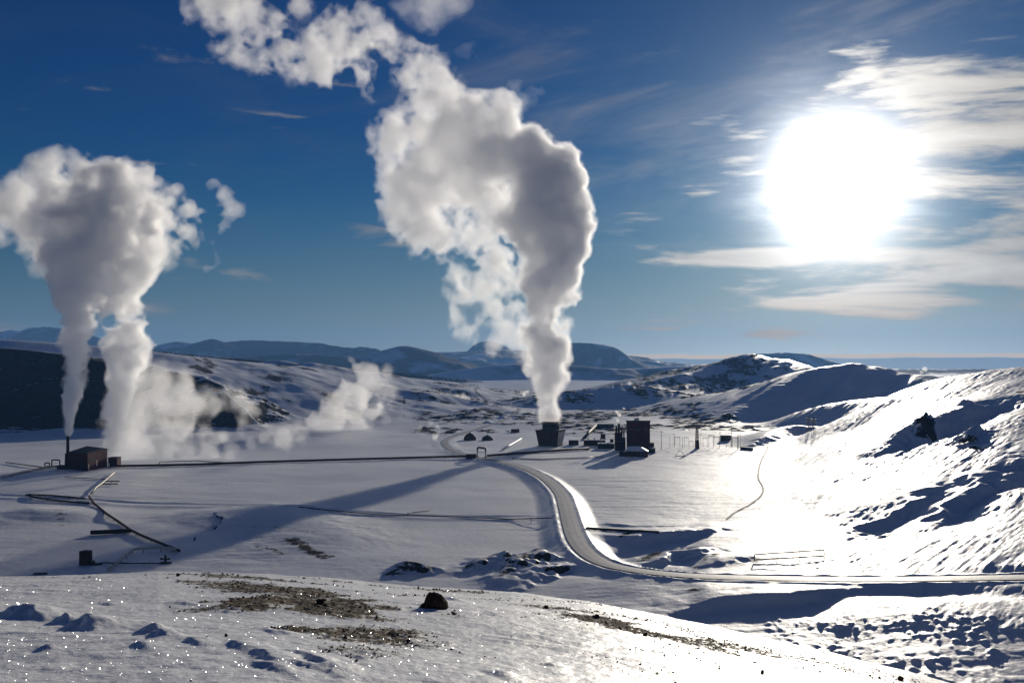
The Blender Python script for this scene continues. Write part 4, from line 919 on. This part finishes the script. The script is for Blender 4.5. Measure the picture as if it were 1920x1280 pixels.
for i in range(3): MB().box(-5+i*5, -0.56, 15.5, 2.4, 0.1, 1.1).build('window', GLASS, t)
t = thing('annex', 'low annex with a snow covered pitched roof in front of the tall block', 'building', on(1194, 856), R(-8))
w, d, h = 14.5, 9, 3.6
MB().box(0, d/2, -0.8, w, d, h+0.8).build('wall', RED, t)
r_ = MB(); r_.poly([(-w/2-.3, -.4, h), (w/2+.3, -.4, h), (w/2+.3, d+.4, h), (-w/2-.3, d+.4, h)], [(-w/2+1.6, d*0.45, h+2.9), (w/2-5.2, d*0.45, h+2.9), (w/2-5.2, d*0.55, h+2.9), (-w/2+1.6, d*0.55, h+2.9)]); r_.build('roof', SNOWP, t)
MB().box(-3, -0.03, 0, 2.6, 0.1, 2.6).build('door', BROWN, t); MB().box(w/2+0.03, 4, 0, 0.1, 1.2, 3.2).build('door', CREAM, t)
windows(t, 3, 0.5, 2.2, -0.04, 1.4, 1.2, 1.0)
MB().box(-w/2-2.2, 4, -0.6, 4.2, 6, 3.4).build('lean_to', DARK, t)
t = thing('boiler_tower', 'cluster of dark stacks and vessels against the left side of the tall block', 'tower', on(1163, 845), 0)
MB().box(-1.2, 4, -0.8, 4.2, 6, 13.5).build('casing', RED, t); MB().box(2.4, 5, -0.8, 3.2, 6, 10).build('casing', DARK, t)
for x, y, r, h in ((-2.4, 3, .7, 17), (-0.4, 4.5, .8, 18.5), (1.6, 4, .6, 16), (3.2, 5, .5, 14.5)):
    s = MB().cyl(x, y, 0, r, h, 12).build('stack', DARK, t); MB().cyl(x, y, h, r*1.25, 0.5, 12).build('rim', PIPE, s)
MB().box(0, 0.8, 6.5, 7.0, 0.9, 0.25).build('walkway', OCHRE, t)
def unit(label, px, py, w, d, h, mat, rz=0.0, roof=SNOWP, name='plant_unit', cat='plant unit', vents=0):
    t = thing(name, label, cat, on(px, py), rz, 'low units between cooling tower and power building' if name == 'plant_unit' else None)
    MB().box(0, d/2, -0.6, w, d, h+0.6).build('wall', mat, t)
    MB().box(0, d/2, h+0.003, w+0.4, d+0.4, 0.28).build('roof', roof, t)
    MB().box(-w*0.2, -0.03, 0, 1.0, 0.08, min(2.0, h*0.8)).build('door', BROWN, t)
    MB().box(w*0.25, -0.03, h*0.45, w*0.2, 0.08, h*0.25).build('window', GLASS, t)
    for i in range(vents): MB().cyl(-w*0.3+i*w*0.3, d/2, h+0.28, 0.4, 1.4, 10).build('vent', PIPE, t)
    return t
unit('small dark red unit just right of the cooling tower', 1076, 834.5, 7.2, 5, 3.6, RED)
unit('long low red unit with roof vents halfway to the tall block', 1115, 835.5, 15.5, 6, 4.0, RED, vents=3)
unit('dark low unit beside the foot of the stacks', 1137, 841, 11.5, 6, 3.6, DARK, vents=1)
unit('pale narrow unit rising behind the long low red unit', 1131, 831, 3.4, 3.4, 7.2, BROWN, vents=1)
unit('slim dark unit standing just left of the stacks', 1147.5, 838, 2.2, 3.4, 5.8, DARK)
unit('grey low pump house behind the tall block, left side', 1134, 802, 17, 8, 3.0, DARK, name='pump_house', cat='building')
unit('small brown hut at the far end of the switchyard', 1362, 826, 7.5, 5, 4.0, BROWN, name='hut', cat='hut')
unit('small red hut among the lava left of the cooling tower', 966, 811, 7.5, 5, 3.2, RED, name='hut', cat='hut')
unit('grey box hut at the right corner of the annex', 1223, 849, 4.2, 3.4, 3.2, DARK, name='hut', cat='hut')
for i, px in enumerate((1097.6, 1100.6, 1103.6)):
    t = thing('gas_tank', ('left', 'middle', 'right')[i]+' one of three small upright white tanks on the snow right of the cooling tower', 'tank', on(px, 842.5), 0, 'white tanks before the plant')
    MB().cyl(0, 0, 0, 0.42, 1.5, 12).build('shell', WHITE, t, smooth=False); MB().cyl(0, 0, 1.5, 0.42, 0.25, 12, 0.15).build('cap', WHITE, t); MB().box(0, 0, -0.3, 1.0, 1.0, 0.32).build('base', DARK, t)
t = thing('retaining_wall', 'short dark concrete wall end on the snow right of the switchyard', 'wall', on(1400, 843), R(-52))
MB().box(0, 0, -0.5, 11, 0.8, 2.2).build('wall', DARK, t); MB().box(0, 0, 1.703, 11.1, 0.95, 0.2).build('coping', PIPE, t)
# cooling tower: casing flares outwards to the top
CT = on(1027, 836.5); t = thing('cooling_tower', 'dark cooling tower with flared sides and a ribbed flank coloured sunlit pale under the tall steam column', 'cooling tower', CT, R(-24))
w0, w1, d0, d1_, h = 14.0, 18.5, 11.0, 14.0, 11.5
fr = [(-w0/2, 0, -0.8), (w0/2, 0, -0.8), (w0/2, d0, -0.8), (-w0/2, d0, -0.8)]; tp = [(-w1/2, -1.5, h), (w1/2, -1.5, h), (w1/2, -1.5+d1_, h), (-w1/2, -1.5+d1_, h)]
MB().poly(fr, tp).build('casing', BROWN, t)
m = MB()
for i in range(7):
    f = (i+0.5)/7; a = Vector((w0/2+0.08, d0*f, 0.2)); b = Vector((w1/2+0.08, -1.5+d1_*f, h-0.3)); m.bar(a, b, 0.16)
m.build('rib', DARK, t)
m = MB(); m.poly([(w0/2+.02, .3, .4), (w0/2+.30, .3, .4), (w0/2+.30, d0-.3, .4), (w0/2+.02, d0-.3, .4)], [(w1/2-.1, -1.2, h-.6), (w1/2+.16, -1.2, h-.6), (w1/2+.16, d1_-1.8, h-.6), (w1/2-.1, d1_-1.8, h-.6)]); m.build('sunlit_flank', CREAM, t)  # cream colour puts the sunlight into the right flank
m = MB()
for i in range(6):
    f = (i+0.5)/6; m.bar(Vector((-w0/2+w0*f, -0.06, 0.2)), Vector((-w1/2+w1*f, -1.56, h-0.3)), 0.12)
m.build('front_rib', DARK, t)
MB().box(0, 5.5, h+0.003, w1+0.8, d1_+0.8, 0.5).build('deck', DARK, t)
MB().cyl(0.3, 5.5, h+0.503, 6.6, 5.6, 28, 5.9).build('fan_stack', DARK, t)
MB().cyl(0.3, 5.5, h+6.1, 6.1, 0.4, 28).build('stack_rim', BROWN, t)
m = MB()
for s_ in (-1, 1): m.bar(Vector((s_*w1/2, -1.5, h+1.6)), Vector((s_*w1/2, 12, h+1.6)), 0.06)
m.bar(Vector((-w1/2, -1.5, h+1.6)), Vector((w1/2, -1.5, h+1.6)), 0.06); m.build('railing', OCHRE, t)
MB().box(0, 5.5, -0.9, w0+2.4, d0+2.4, 1.2).build('basin', PIPE, t)

# ------------------------------------------------------------------ domed well huts
def dome(px, py, wpx, hm, mat, label, rz):
    g = on(px, py); w = wpx*g[1]/F; t = thing('domed_hut', label, 'hut', g, rz, 'domed huts by the road bend'); m = bmesh.new()
    bmesh.ops.create_icosphere(m, subdivisions=4, radius=1.0)
    for v in m.verts: v.co = Vector((v.co.x*w/2, v.co.y*w/2*0.85, max(v.co.z, -0.1)*hm))
    me = bpy.data.meshes.new('shell'); m.to_mesh(me); m.free(); me.materials.append(mat); o = bpy.data.objects.new('shell', me); COL.objects.link(o); o.parent = t
    MB().box(0, -w*0.42, -0.3, w*0.28, 1.2, hm*0.62).build('porch', DARK, t); MB().box(w*0.44, 0, -0.2, 0.8, w*0.22, hm*0.5).build('door', OCHRE, t)
    MB().cyl(0, 0, hm-0.1, 0.7, 0.7, 12).build('vent', DARK, t)
dome(881, 825, 24, 5.6, BROWN, 'left brown domed hut with a sunlit side on the snow by the road bend', R(10))
dome(914, 825, 22, 3.8, DARK, 'right lower grey domed hut on the snow by the road bend', R(-5))

# ------------------------------------------------------------------ switchyard
def gantry(w, h):
    t = thing('gantry', '', 'gantry', (0, 0, 0))
    for s in (-1, 1):
        MB().bar((s*w/2, 0, -0.4), (s*w/2, 0, h), 0.15, 6).build('leg', WOODP, t)
    MB().box(0, 0, h-0.5, w+0.8, 0.3, 0.3).build('crossbeam', DARK, t)
    for i in range(3): MB().cyl(-w/3+i*w/3, 0, h-1.3, 0.09, 0.8, 6).build('insulator', OCHRE, t)
    return t
G0 = gantry(4.6, 7.5); GR = 'gantries of the switchyard'
spots = [(1270, 838, 'farthest left gantry of the switchyard, nearest the power building'), (1287, 834, 'second gantry from the left in the switchyard, set back'), (1296, 841, 'gantry just left of the tall ochre mast'), (1322, 838, 'gantry just right of the tall ochre mast'), (1334, 835, 'slim gantry in the middle right of the switchyard, set back'), (1343, 841, 'gantry in the middle right of the switchyard, in the front row'), (1366, 838, 'gantry just left of the right hand mast cluster'), (1378, 842, 'gantry at the right hand end of the switchyard')]
for i, (px, py, lab) in enumerate(spots):
    o = G0 if i == 0 else copy_tree(G0); g = on(px, py); o.location = g; o.rotation_euler.z = R((-8, 5, 0, 10, -4, 6, 0, 12)[i]); k = (1, .8, .75, .9, 1.05, 1.2, .9, 1.15)[i]; o.scale = (k*0.8, k, k); tag(o, lab, 'gantry', GR)
def pole(h):
    t = thing('power_pole', '', 'pole', (0, 0, 0)); MB().cyl(0, 0, -0.4, 0.17, h+0.4, 8, 0.11).build('shaft', WOODP, t); MB().box(0, 0, h-0.9, 2.4, 0.18, 0.2).build('crossarm', DARK, t); return t
P0 = pole(11.0)
for i, (px, py, k, lab) in enumerate([(1240, 843, 1.25, 'tall pole right beside the power building'), (1256, 838, .7, 'short pole between the power building and the switchyard'), (1264, 834, .8, 'pole at the left back corner of the switchyard'), (1280, 840, .75, 'pole between the two left gantries of the switchyard'), (1314, 834, .8, 'pole close behind the tall ochre mast'), (1329, 842, .85, 'front row pole in the middle of the switchyard'), (1350, 836, .9, 'pole behind the front row gantry at middle right'), (1372, 836, 1.35, 'tall dark pole left in the right hand cluster'), (1384, 842, 1.35, 'tall dark pole right in the right hand cluster'), (1388, 838, .9, 'short pole at the right hand limit of the switchyard')]):
    o = P0 if i == 0 else copy_tree(P0); o.location = on(px, py); o.rotation_euler.z = R(i*17 % 50-20); o.scale = (k, k, k); tag(o, lab, 'pole', 'poles of the switchyard')
def lattice(t, w0, w1, h, r, mat, n=7):
    for sx in (-1, 1):
        for sy in (-1, 1): MB().bar((sx*w0/2, sy*w0/2, -0.4), (sx*w1/2, sy*w1/2, h), r).build('leg', mat, t)
    m = MB()
    for i in range(n):
        a, b = i/n, (i+1)/n; wa, wb = (w0+(w1-w0)*a)/2, (w0+(w1-w0)*b)/2
        for s in (-1, 1):
            m.bar((-wa, s*wa, a*h), (wb, s*wb, b*h), r*0.6); m.bar((s*wa, -wa, a*h), (s*wb, wb, b*h), r*0.6)
    m.build('bracing', mat, t)
t = thing('lattice_mast', 'tall ochre lattice mast in the middle of the switchyard', 'mast', on(1307, 841), R(20)); lattice(t, 2.2, 1.1, 15.5, 0.24, OCHRE); MB().box(0, 0, 8, 2.2, 1.4, 0.4).build('platform', RED, t); MB().box(0.2, 0, -0.2, 2.0, 1.6, 6.5).build('cabinet', RED, t)
for px, py, h, lab in ((1516, 810, 12, 'left pale lattice pylon on the bright saddle below the dark hill'), (1526, 812, 11.5, 'right pale lattice pylon on the bright saddle below the dark hill')):
    t = thing('lattice_pylon', lab, 'pylon', on(px, py), R(15), 'pylons on the saddle'); lattice(t, 2.6, 0.8, h, 0.12, OCHRE, 5); MB().box(0, 0, h-1.2, 5.5, 0.3, 0.3).build('crossarm', OCHRE, t); MB().box(0, 0, h-3.2, 4.2, 0.3, 0.3).build('crossarm', OCHRE, t)
t = thing('swing_frame', 'low triangular frame on the snow in front of the switchyard', 'frame', on(1275, 855), R(-15)); m = MB()
for s in (-1, 1): m.bar((s*3.2, 0, -0.2), (s*0.9, 0, 3.2), 0.13); m.bar((s*3.2, 1.6, -0.2), (s*0.9, 0, 3.2), 0.13)
m.bar((-1.2, 0, 3.2), (1.2, 0, 3.2), 0.14); m.bar((-3.4, 0, 0.15), (3.4, 0, 0.15), 0.16); m.build('frame', DARK, t)
# far line of poles on the plateau behind the east slope
PF = pole(13.0)
fp = [1718, 1726, 1738, 1760, 1768, 1776, 1785, 1794, 1803]
for i, px in enumerate(fp):
    o = PF if i == 0 else copy_tree(PF); p = atY(px, 702, 2350); g = ground_z(p[0], p[1]); o.location = (p[0], p[1], g); o.scale = (2.2, 2.2, 1.25+0.25*((i*7) % 3)); tag(o, 'thin far pole in the hazy line of poles behind the east slope', 'pole', 'far line of poles')

# ------------------------------------------------------------------ left station
S0 = on(164, 883); t = thing('station_building', 'dark red station building with its corner towards the viewer at the far left', 'building', S0, 0)
def W2(px, Y): return ((px-960)/F*Y-S0[0], Y-S0[1])
pc = (0, 0); pl = W2(127.5, 583); pr = W2(203, 590); pb = (pl[0]+pr[0], pl[1]+pr[1])
H1 = 10.6; H2 = 9.6
MB().poly([(*pc, -0.8), (*pr, -0.8), (*pb, -0.8), (*pl, -0.8)], [(*pc, H1*0.93), (*pr, H1), (*pb, H1+.4), (*pl, H2*0.93)]).build('wall', RED, t)
def sc(p, k, c=((pr[0]+pl[0])/2, (pr[1]+pl[1])/2)): return (c[0]+(p[0]-c[0])*k, c[1]+(p[1]-c[1])*k)
MB().poly([(*sc(pc, 1.04), H1*.93), (*sc(pr, 1.04), H1), (*sc(pb, 1.04), H1+.4), (*sc(pl, 1.04), H2*.93)], [(*sc(pc, 1.04), H1*.93+.4), (*sc(pr, 1.04), H1+.4), (*sc(pb, 1.04), H1+.8), (*sc(pl, 1.04), H2*.93+.4)]).build('roof', DARK, t)
dr = Vector((pr[0], pr[1], 0)).normalized(); nr_ = Vector((dr.y, -dr.x, 0)); rz_ = math.atan2(dr.y, dr.x)
for f, w, h, z, mt, nm in ((1.2, 0.8, 3.6, 0.2, CREAM, 'door'), (9.8, 1.0, 3.2, 2.0, CREAM, 'door'), (6.0, 1.8, 1.2, 5.0, GLASS, 'window'), (3.6, 1.8, 1.2, 5.0, GLASS, 'window')):
    q = dr*f+nr_*0.05; MB().box(q.x, q.y, z, w, 0.12, h, rz_).build(nm, mt, t)
q = dr*1.0+nr_*1.2; MB().box(q.x, q.y, 0.0, 2.6, 1.0, 0.5, rz_).build('step', CREAM, t)
t = thing('lean_to', 'small red outbuilding at the right end of the station building', 'building', on(211.5, 875), 0)
MB().box(0, 2.5, -0.6, 5.4, 6, 5.8).build('wall', RED, t); MB().box(0, 2.5, 5.203, 5.9, 6.5, .3).build('roof', DARK, t); MB().box(-2.0, -0.55, 0, 0.8, .1, 2.2).build('door', CREAM, t)
g = on(129, 882); t = thing('chimney', 'slender dark chimney at the left corner of the station building', 'chimney', ((129-960)/F*584, 584, g[2]), 0)
MB().cyl(0, 0, -0.5, 1.05, 20.5, 16, 0.8).build('shaft', DARK, t, smooth=False); MB().cyl(0, 0, 20.003, 1.05, 0.9, 16).build('rim', DARK, t); MB().cyl(0, 0, -0.5, 1.7, 9.5, 16, 1.5).build('base', RED, t)
t = thing('valve_hut', 'low dark block of valves between the small pipe arches and the station building', 'hut', on(118, 880)); MB().box(0, 2, -0.5, 7, 4, 2.6).build('wall', DARK, t); MB().box(0, 2, 2.103, 7.3, 4.3, 0.25).build('roof', BROWN, t)
MB().cyl(-2.2, -0.4, 0, 0.5, 1.9, 10).build('valve', RUST, t)
# round tank with its box and the valve tree
g = on(155.5, 1060); sT = g[1]/F; t = thing('round_tank', 'dark round tank standing on the snow behind the crest at lower left', 'tank', g)
MB().cyl(0, 1.9, -0.4, 11.6*sT, 25*sT+0.2, 28).build('shell', BROWN, t); MB().cyl(0, 1.9, 25*sT-.2, 11.9*sT, 0.14, 28).build('rim', DARK, t); MB().cyl(0, 1.9, 25*sT-.057, 11.3*sT, 0.35, 28, 2*sT).build('lid', DARK, t)
MB().box(14*sT, 1, -0.3, 6*sT, 2.2, 1.5).build('pipe_box', DARK, t); MB().box(25*sT, 1, -0.3, 14*sT, 1.6, 0.85).build('skid', DARK, t)
t = thing('valve_tree', 'dark valve tree of the wellhead at the right end of the tank pipe', 'valve tree', on(310, 1056)); m = MB()
MB().cyl(0, 0, -0.3, 0.35, 2.8, 12).build('stem', DARK, t); MB().bar((-1.5, 0, 1.3), (1.4, 0, 1.3), 0.22, 8).build('crosspipe', DARK, t)
for x, z in ((-1.2, 1.5), (1.0, 1.5), (0, 2.4)): MB().cyl(x, 0, z, 0.42, 0.12, 14).build('handwheel', RED, t)
MB().box(0.2, 0.2, -0.3, 3.4, 1.6, 0.7).build('base', DARK, t)
t = thing('timber_beam', 'dark squared beam lying on the snow left of the round tank', 'beam', on(76, 1076), R(4)); MB().box(0, 0, -0.1, 3.8, 0.5, 0.5).build('beam', DARK, t)

# ------------------------------------------------------------------ stones
def rock_mesh(name, sx, sy, sz, seed, sub=4, rough=0.28):
    m = bmesh.new(); bmesh.ops.create_icosphere(m, subdivisions=sub, radius=1.0); V = np.array([v.co[:] for v in m.verts]); rg = np.random.RandomState(seed)
    for _ in range(16):
        n = rg.standard_normal(3); n /= np.linalg.norm(n); d = rg.uniform(0.5, 0.95); k = V@n; V -= np.outer(np.clip(k-d, 0, None)*0.85, n)
    f = 1+rough*(0.5*pnoise(V[:, 0]*1.7+seed, V[:, 1]*1.7+V[:, 2], 3)+0.3*pnoise(V[:, 0]*4+V[:, 2]*3, V[:, 1]*4+seed, 5)+0.16*pnoise(V[:, 0]*9+V[:, 2]*6, V[:, 1]*9-V[:, 2]*5, 7)); V = V*f[:, None]*np.array([sx, sy, sz])
    for v, c in zip(m.verts, V): v.co = c
    me = bpy.data.meshes.new(name); m.to_mesh(me); m.free(); me.materials.append(ROCK); return me
def rock(px, py, wpx, hpx, seed, label, group='stones on the near slope', depth=0.8):
    d = ray(px, py); t_ = np.linspace(3, 110, 12000); x, y, z = d[0]*t_, d[1]*t_, EYE+d[2]*t_; k = int(np.argmax(z < terrain_near(x, y))); g = (x[k], y[k], z[k]); s = g[1]/F
    o = bpy.data.objects.new('rock', rock_mesh('rock', wpx*s/2, wpx*s/2*depth, hpx*s*0.62, seed)); COL.objects.link(o)
    o.location = (g[0], g[1]+wpx*s*0.25, g[2]+hpx*s*0.28); o.rotation_euler = (0, 0, seed); tag(o, label, 'rock', group); return o
def terrain_near(x, y):
    r = np.hypot(x, y); return near_hill(x, y)+near_detail(x, y, r, column(x, y))
g = hill_hit(812, 1146); s = g[1]/F
gz = float(terrain_near(np.array([g[0]]), np.array([g[1]]))[0])
m = bmesh.new(); bmesh.ops.create_icosphere(m, subdivisions=5, radius=1.0)
prof_x = [-27, -23, -18, -15, -10, 0, 8, 15, 21, 25, 27]; prof_h = [0, 6, 9, 21, 28, 28, 26, 22, 16, 9, 0]
for v in m.verts:
    x, y, z = v.co; X = x*27; ph = np.interp(X, prof_x, prof_h)/28.0; q = max(z, 0)/math.sqrt(max(1-x*x, 0.02))
    n_ = 0.16*float(pnoise(np.array([x*3.1+y]), np.array([y*3.1+z*2.3]), 9)[0])+0.07*float(pnoise(np.array([x*8+z*3]), np.array([y*8-z*6]), 10)[0])
    v.co = Vector((X*s*(1+0.3*n_), y*17*s*(1+n_), (q**0.6*28*max(ph, 0.1)*(1+0.6*n_) if z > 0 else z*6)*s))
me = bpy.data.meshes.new('boulder'); m.to_mesh(me); m.free(); me.materials.append(ROCK); o = bpy.data.objects.new('boulder', me); COL.objects.link(o); o.location = (g[0], g[1]+0.2, gz-0.02)
tag(o, 'large dark brown boulder alone on the near snow, lower centre', 'boulder')
for i, (px, py, w, h, lab) in enumerate([(600, 1131, 20, 12, 'small stone with a rounded top at the end of the upper gravel strip'), (1024, 1140, 10, 7, 'small stone on top of the gravel band right of the boulder'), (424, 1193, 7, 7, 'lone pebble on clean snow below the long gravel strips'), (332, 1080, 10, 6, 'small stone at the crest just right of the wellhead'), (617, 1222, 6, 5, 'dark pebble at the left foot of the wide gravel patch'), (648, 1196, 8, 6, 'dark pebble inside the wide gravel patch, left part'),
        (765, 1204, 9, 7, 'stone near the right end of the wide gravel patch'), (668, 1240, 9, 5, 'dark pebble just below the wide gravel patch'), (1120, 1158, 12, 7, 'stone in the middle of the right gravel band'), (1210, 1192, 12, 8, 'stone at the dark end of the right gravel band'), (1430, 1262, 10, 7, 'stone near the bottom edge on the right part of the slope'), (1690, 1275, 14, 9, 'dark stone at the very bottom right of the near slope')]):
    rock(px, py, w, h, 20+i, lab)
# loose stones of the gravel patches
def pebbles():
    rg = np.random.RandomState(5); n = 60000; az_ = R(-28)+R(56)*rg.rand(n); r = np.exp(np.log(7)+(np.log(62)-np.log(7))*rg.rand(n)); x, y = r*np.sin(az_), r*np.cos(az_)
    g = gravel_mask(x, y); k = rg.rand(n) < (g*0.75+0.0015); x, y, r = x[k], y[k], r[k]; z = terrain_near(x, y)
    base = np.array([(1, 0, 0), (-1, 0, 0), (0, 1, 0), (0, -1, 0), (0, 0, 1), (0, 0, -.6)], float); Fc = np.array([(0, 2, 4), (2, 1, 4), (1, 3, 4), (3, 0, 4), (2, 0, 5), (1, 2, 5), (3, 1, 5), (0, 3, 5)])
    m = len(x); s = (0.008+0.022*rg.rand(m)**3)*(r/14)**0.75; a = rg.rand(m)*6.28; st = 0.6+0.7*rg.rand(m, 3); st[:, 2] *= 0.7
    B = base[None]*st[:, None, :]*s[:, None, None]*(1+0.25*rg.standard_normal((m, 6, 1))); c, q = np.cos(a)[:, None], np.sin(a)[:, None]
    V = np.stack([B[..., 0]*c-B[..., 1]*q+x[:, None], B[..., 0]*q+B[..., 1]*c+y[:, None], B[..., 2]+z[:, None]+s[:, None]*0.25], -1).reshape(-1, 3)
    Q = (Fc[None]+np.arange(m)[:, None, None]*6).reshape(-1, 3); o = mesh_from('gravel', V, Q, PEB, smooth=False); tag(o, 'loose brown volcanic gravel showing through the near snow', 'gravel', kind='stuff')
pebbles()
def glints():
    rg = np.random.RandomState(8); n = 800; px = rg.rand(n)**1.15*1250-10; py = 1085+rg.rand(n)**0.85*200; V, Q = [], []
    m = mat_new('ice_crystal'); N, M, ramp, mix = nodes_of(m.node_tree); nt = m.node_tree
    p = N('ShaderNodeBsdfPrincipled', ins={'Base Color': (0.9, 0.92, 0.95, 1), 'Metallic': 1.0, 'Roughness': 0.22}); o = N('ShaderNodeOutputMaterial'); nt.links.new(p.outputs[0], o.inputs[0])
    for a, b in zip(px, py):
        g = hill_hit(a, b)
        if g[1] < 3 or g[1] > 60: continue
        z = float(terrain_near(np.array([g[0]]), np.array([g[1]]))[0]); P = Vector((g[0], g[1], z)); v = (Vector((0, 0, EYE))-P).normalized(); h = (v+SD).normalized()
        h = (h+Vector(rg.standard_normal(3))*0.10).normalized(); u = h.cross(Vector((1, 0, 0))).normalized(); w = h.cross(u); r = g[1]*(0.0002+0.0004*rg.rand()**3); P = P+Vector((0, 0, r+0.002)); k = len(V)
        V += [tuple(P+u*r), tuple(P+w*r), tuple(P-u*r), tuple(P-w*r)]; Q.append((k, k+1, k+2, k+3))
    o = mesh_from('ice_crystals', V, Q, m, smooth=False); tag(o, 'tiny ice crystals glittering on the near snow', 'ice crystals', kind='stuff')
glints()

# ------------------------------------------------------------------ haze
def haze():
    m = mat_new('haze'); nt = m.node_tree; nt.nodes.clear(); v = nt.nodes.new('ShaderNodeVolumePrincipled')
    v.inputs['Color'].default_value = (0.22, 0.50, 1.0, 1); v.inputs['Density'].default_value = 5.5e-5; v.inputs['Anisotropy'].default_value = 0.2
    o = nt.nodes.new('ShaderNodeOutputMaterial'); nt.links.new(v.outputs[0], o.inputs['Volume'])
    b = MB(); b.poly([(-12800, -12800, -480), (12800, -12800, -480), (12800, 12800, -480), (-12800, 12800, -480)], [(-12800, -12800, 480), (12800, -12800, 480), (12800, 12800, 480), (-12800, 12800, 480)])
    o = b.build('haze', m); tag(o, 'thin blue winter haze over the valley', 'haze', kind='stuff')
haze()
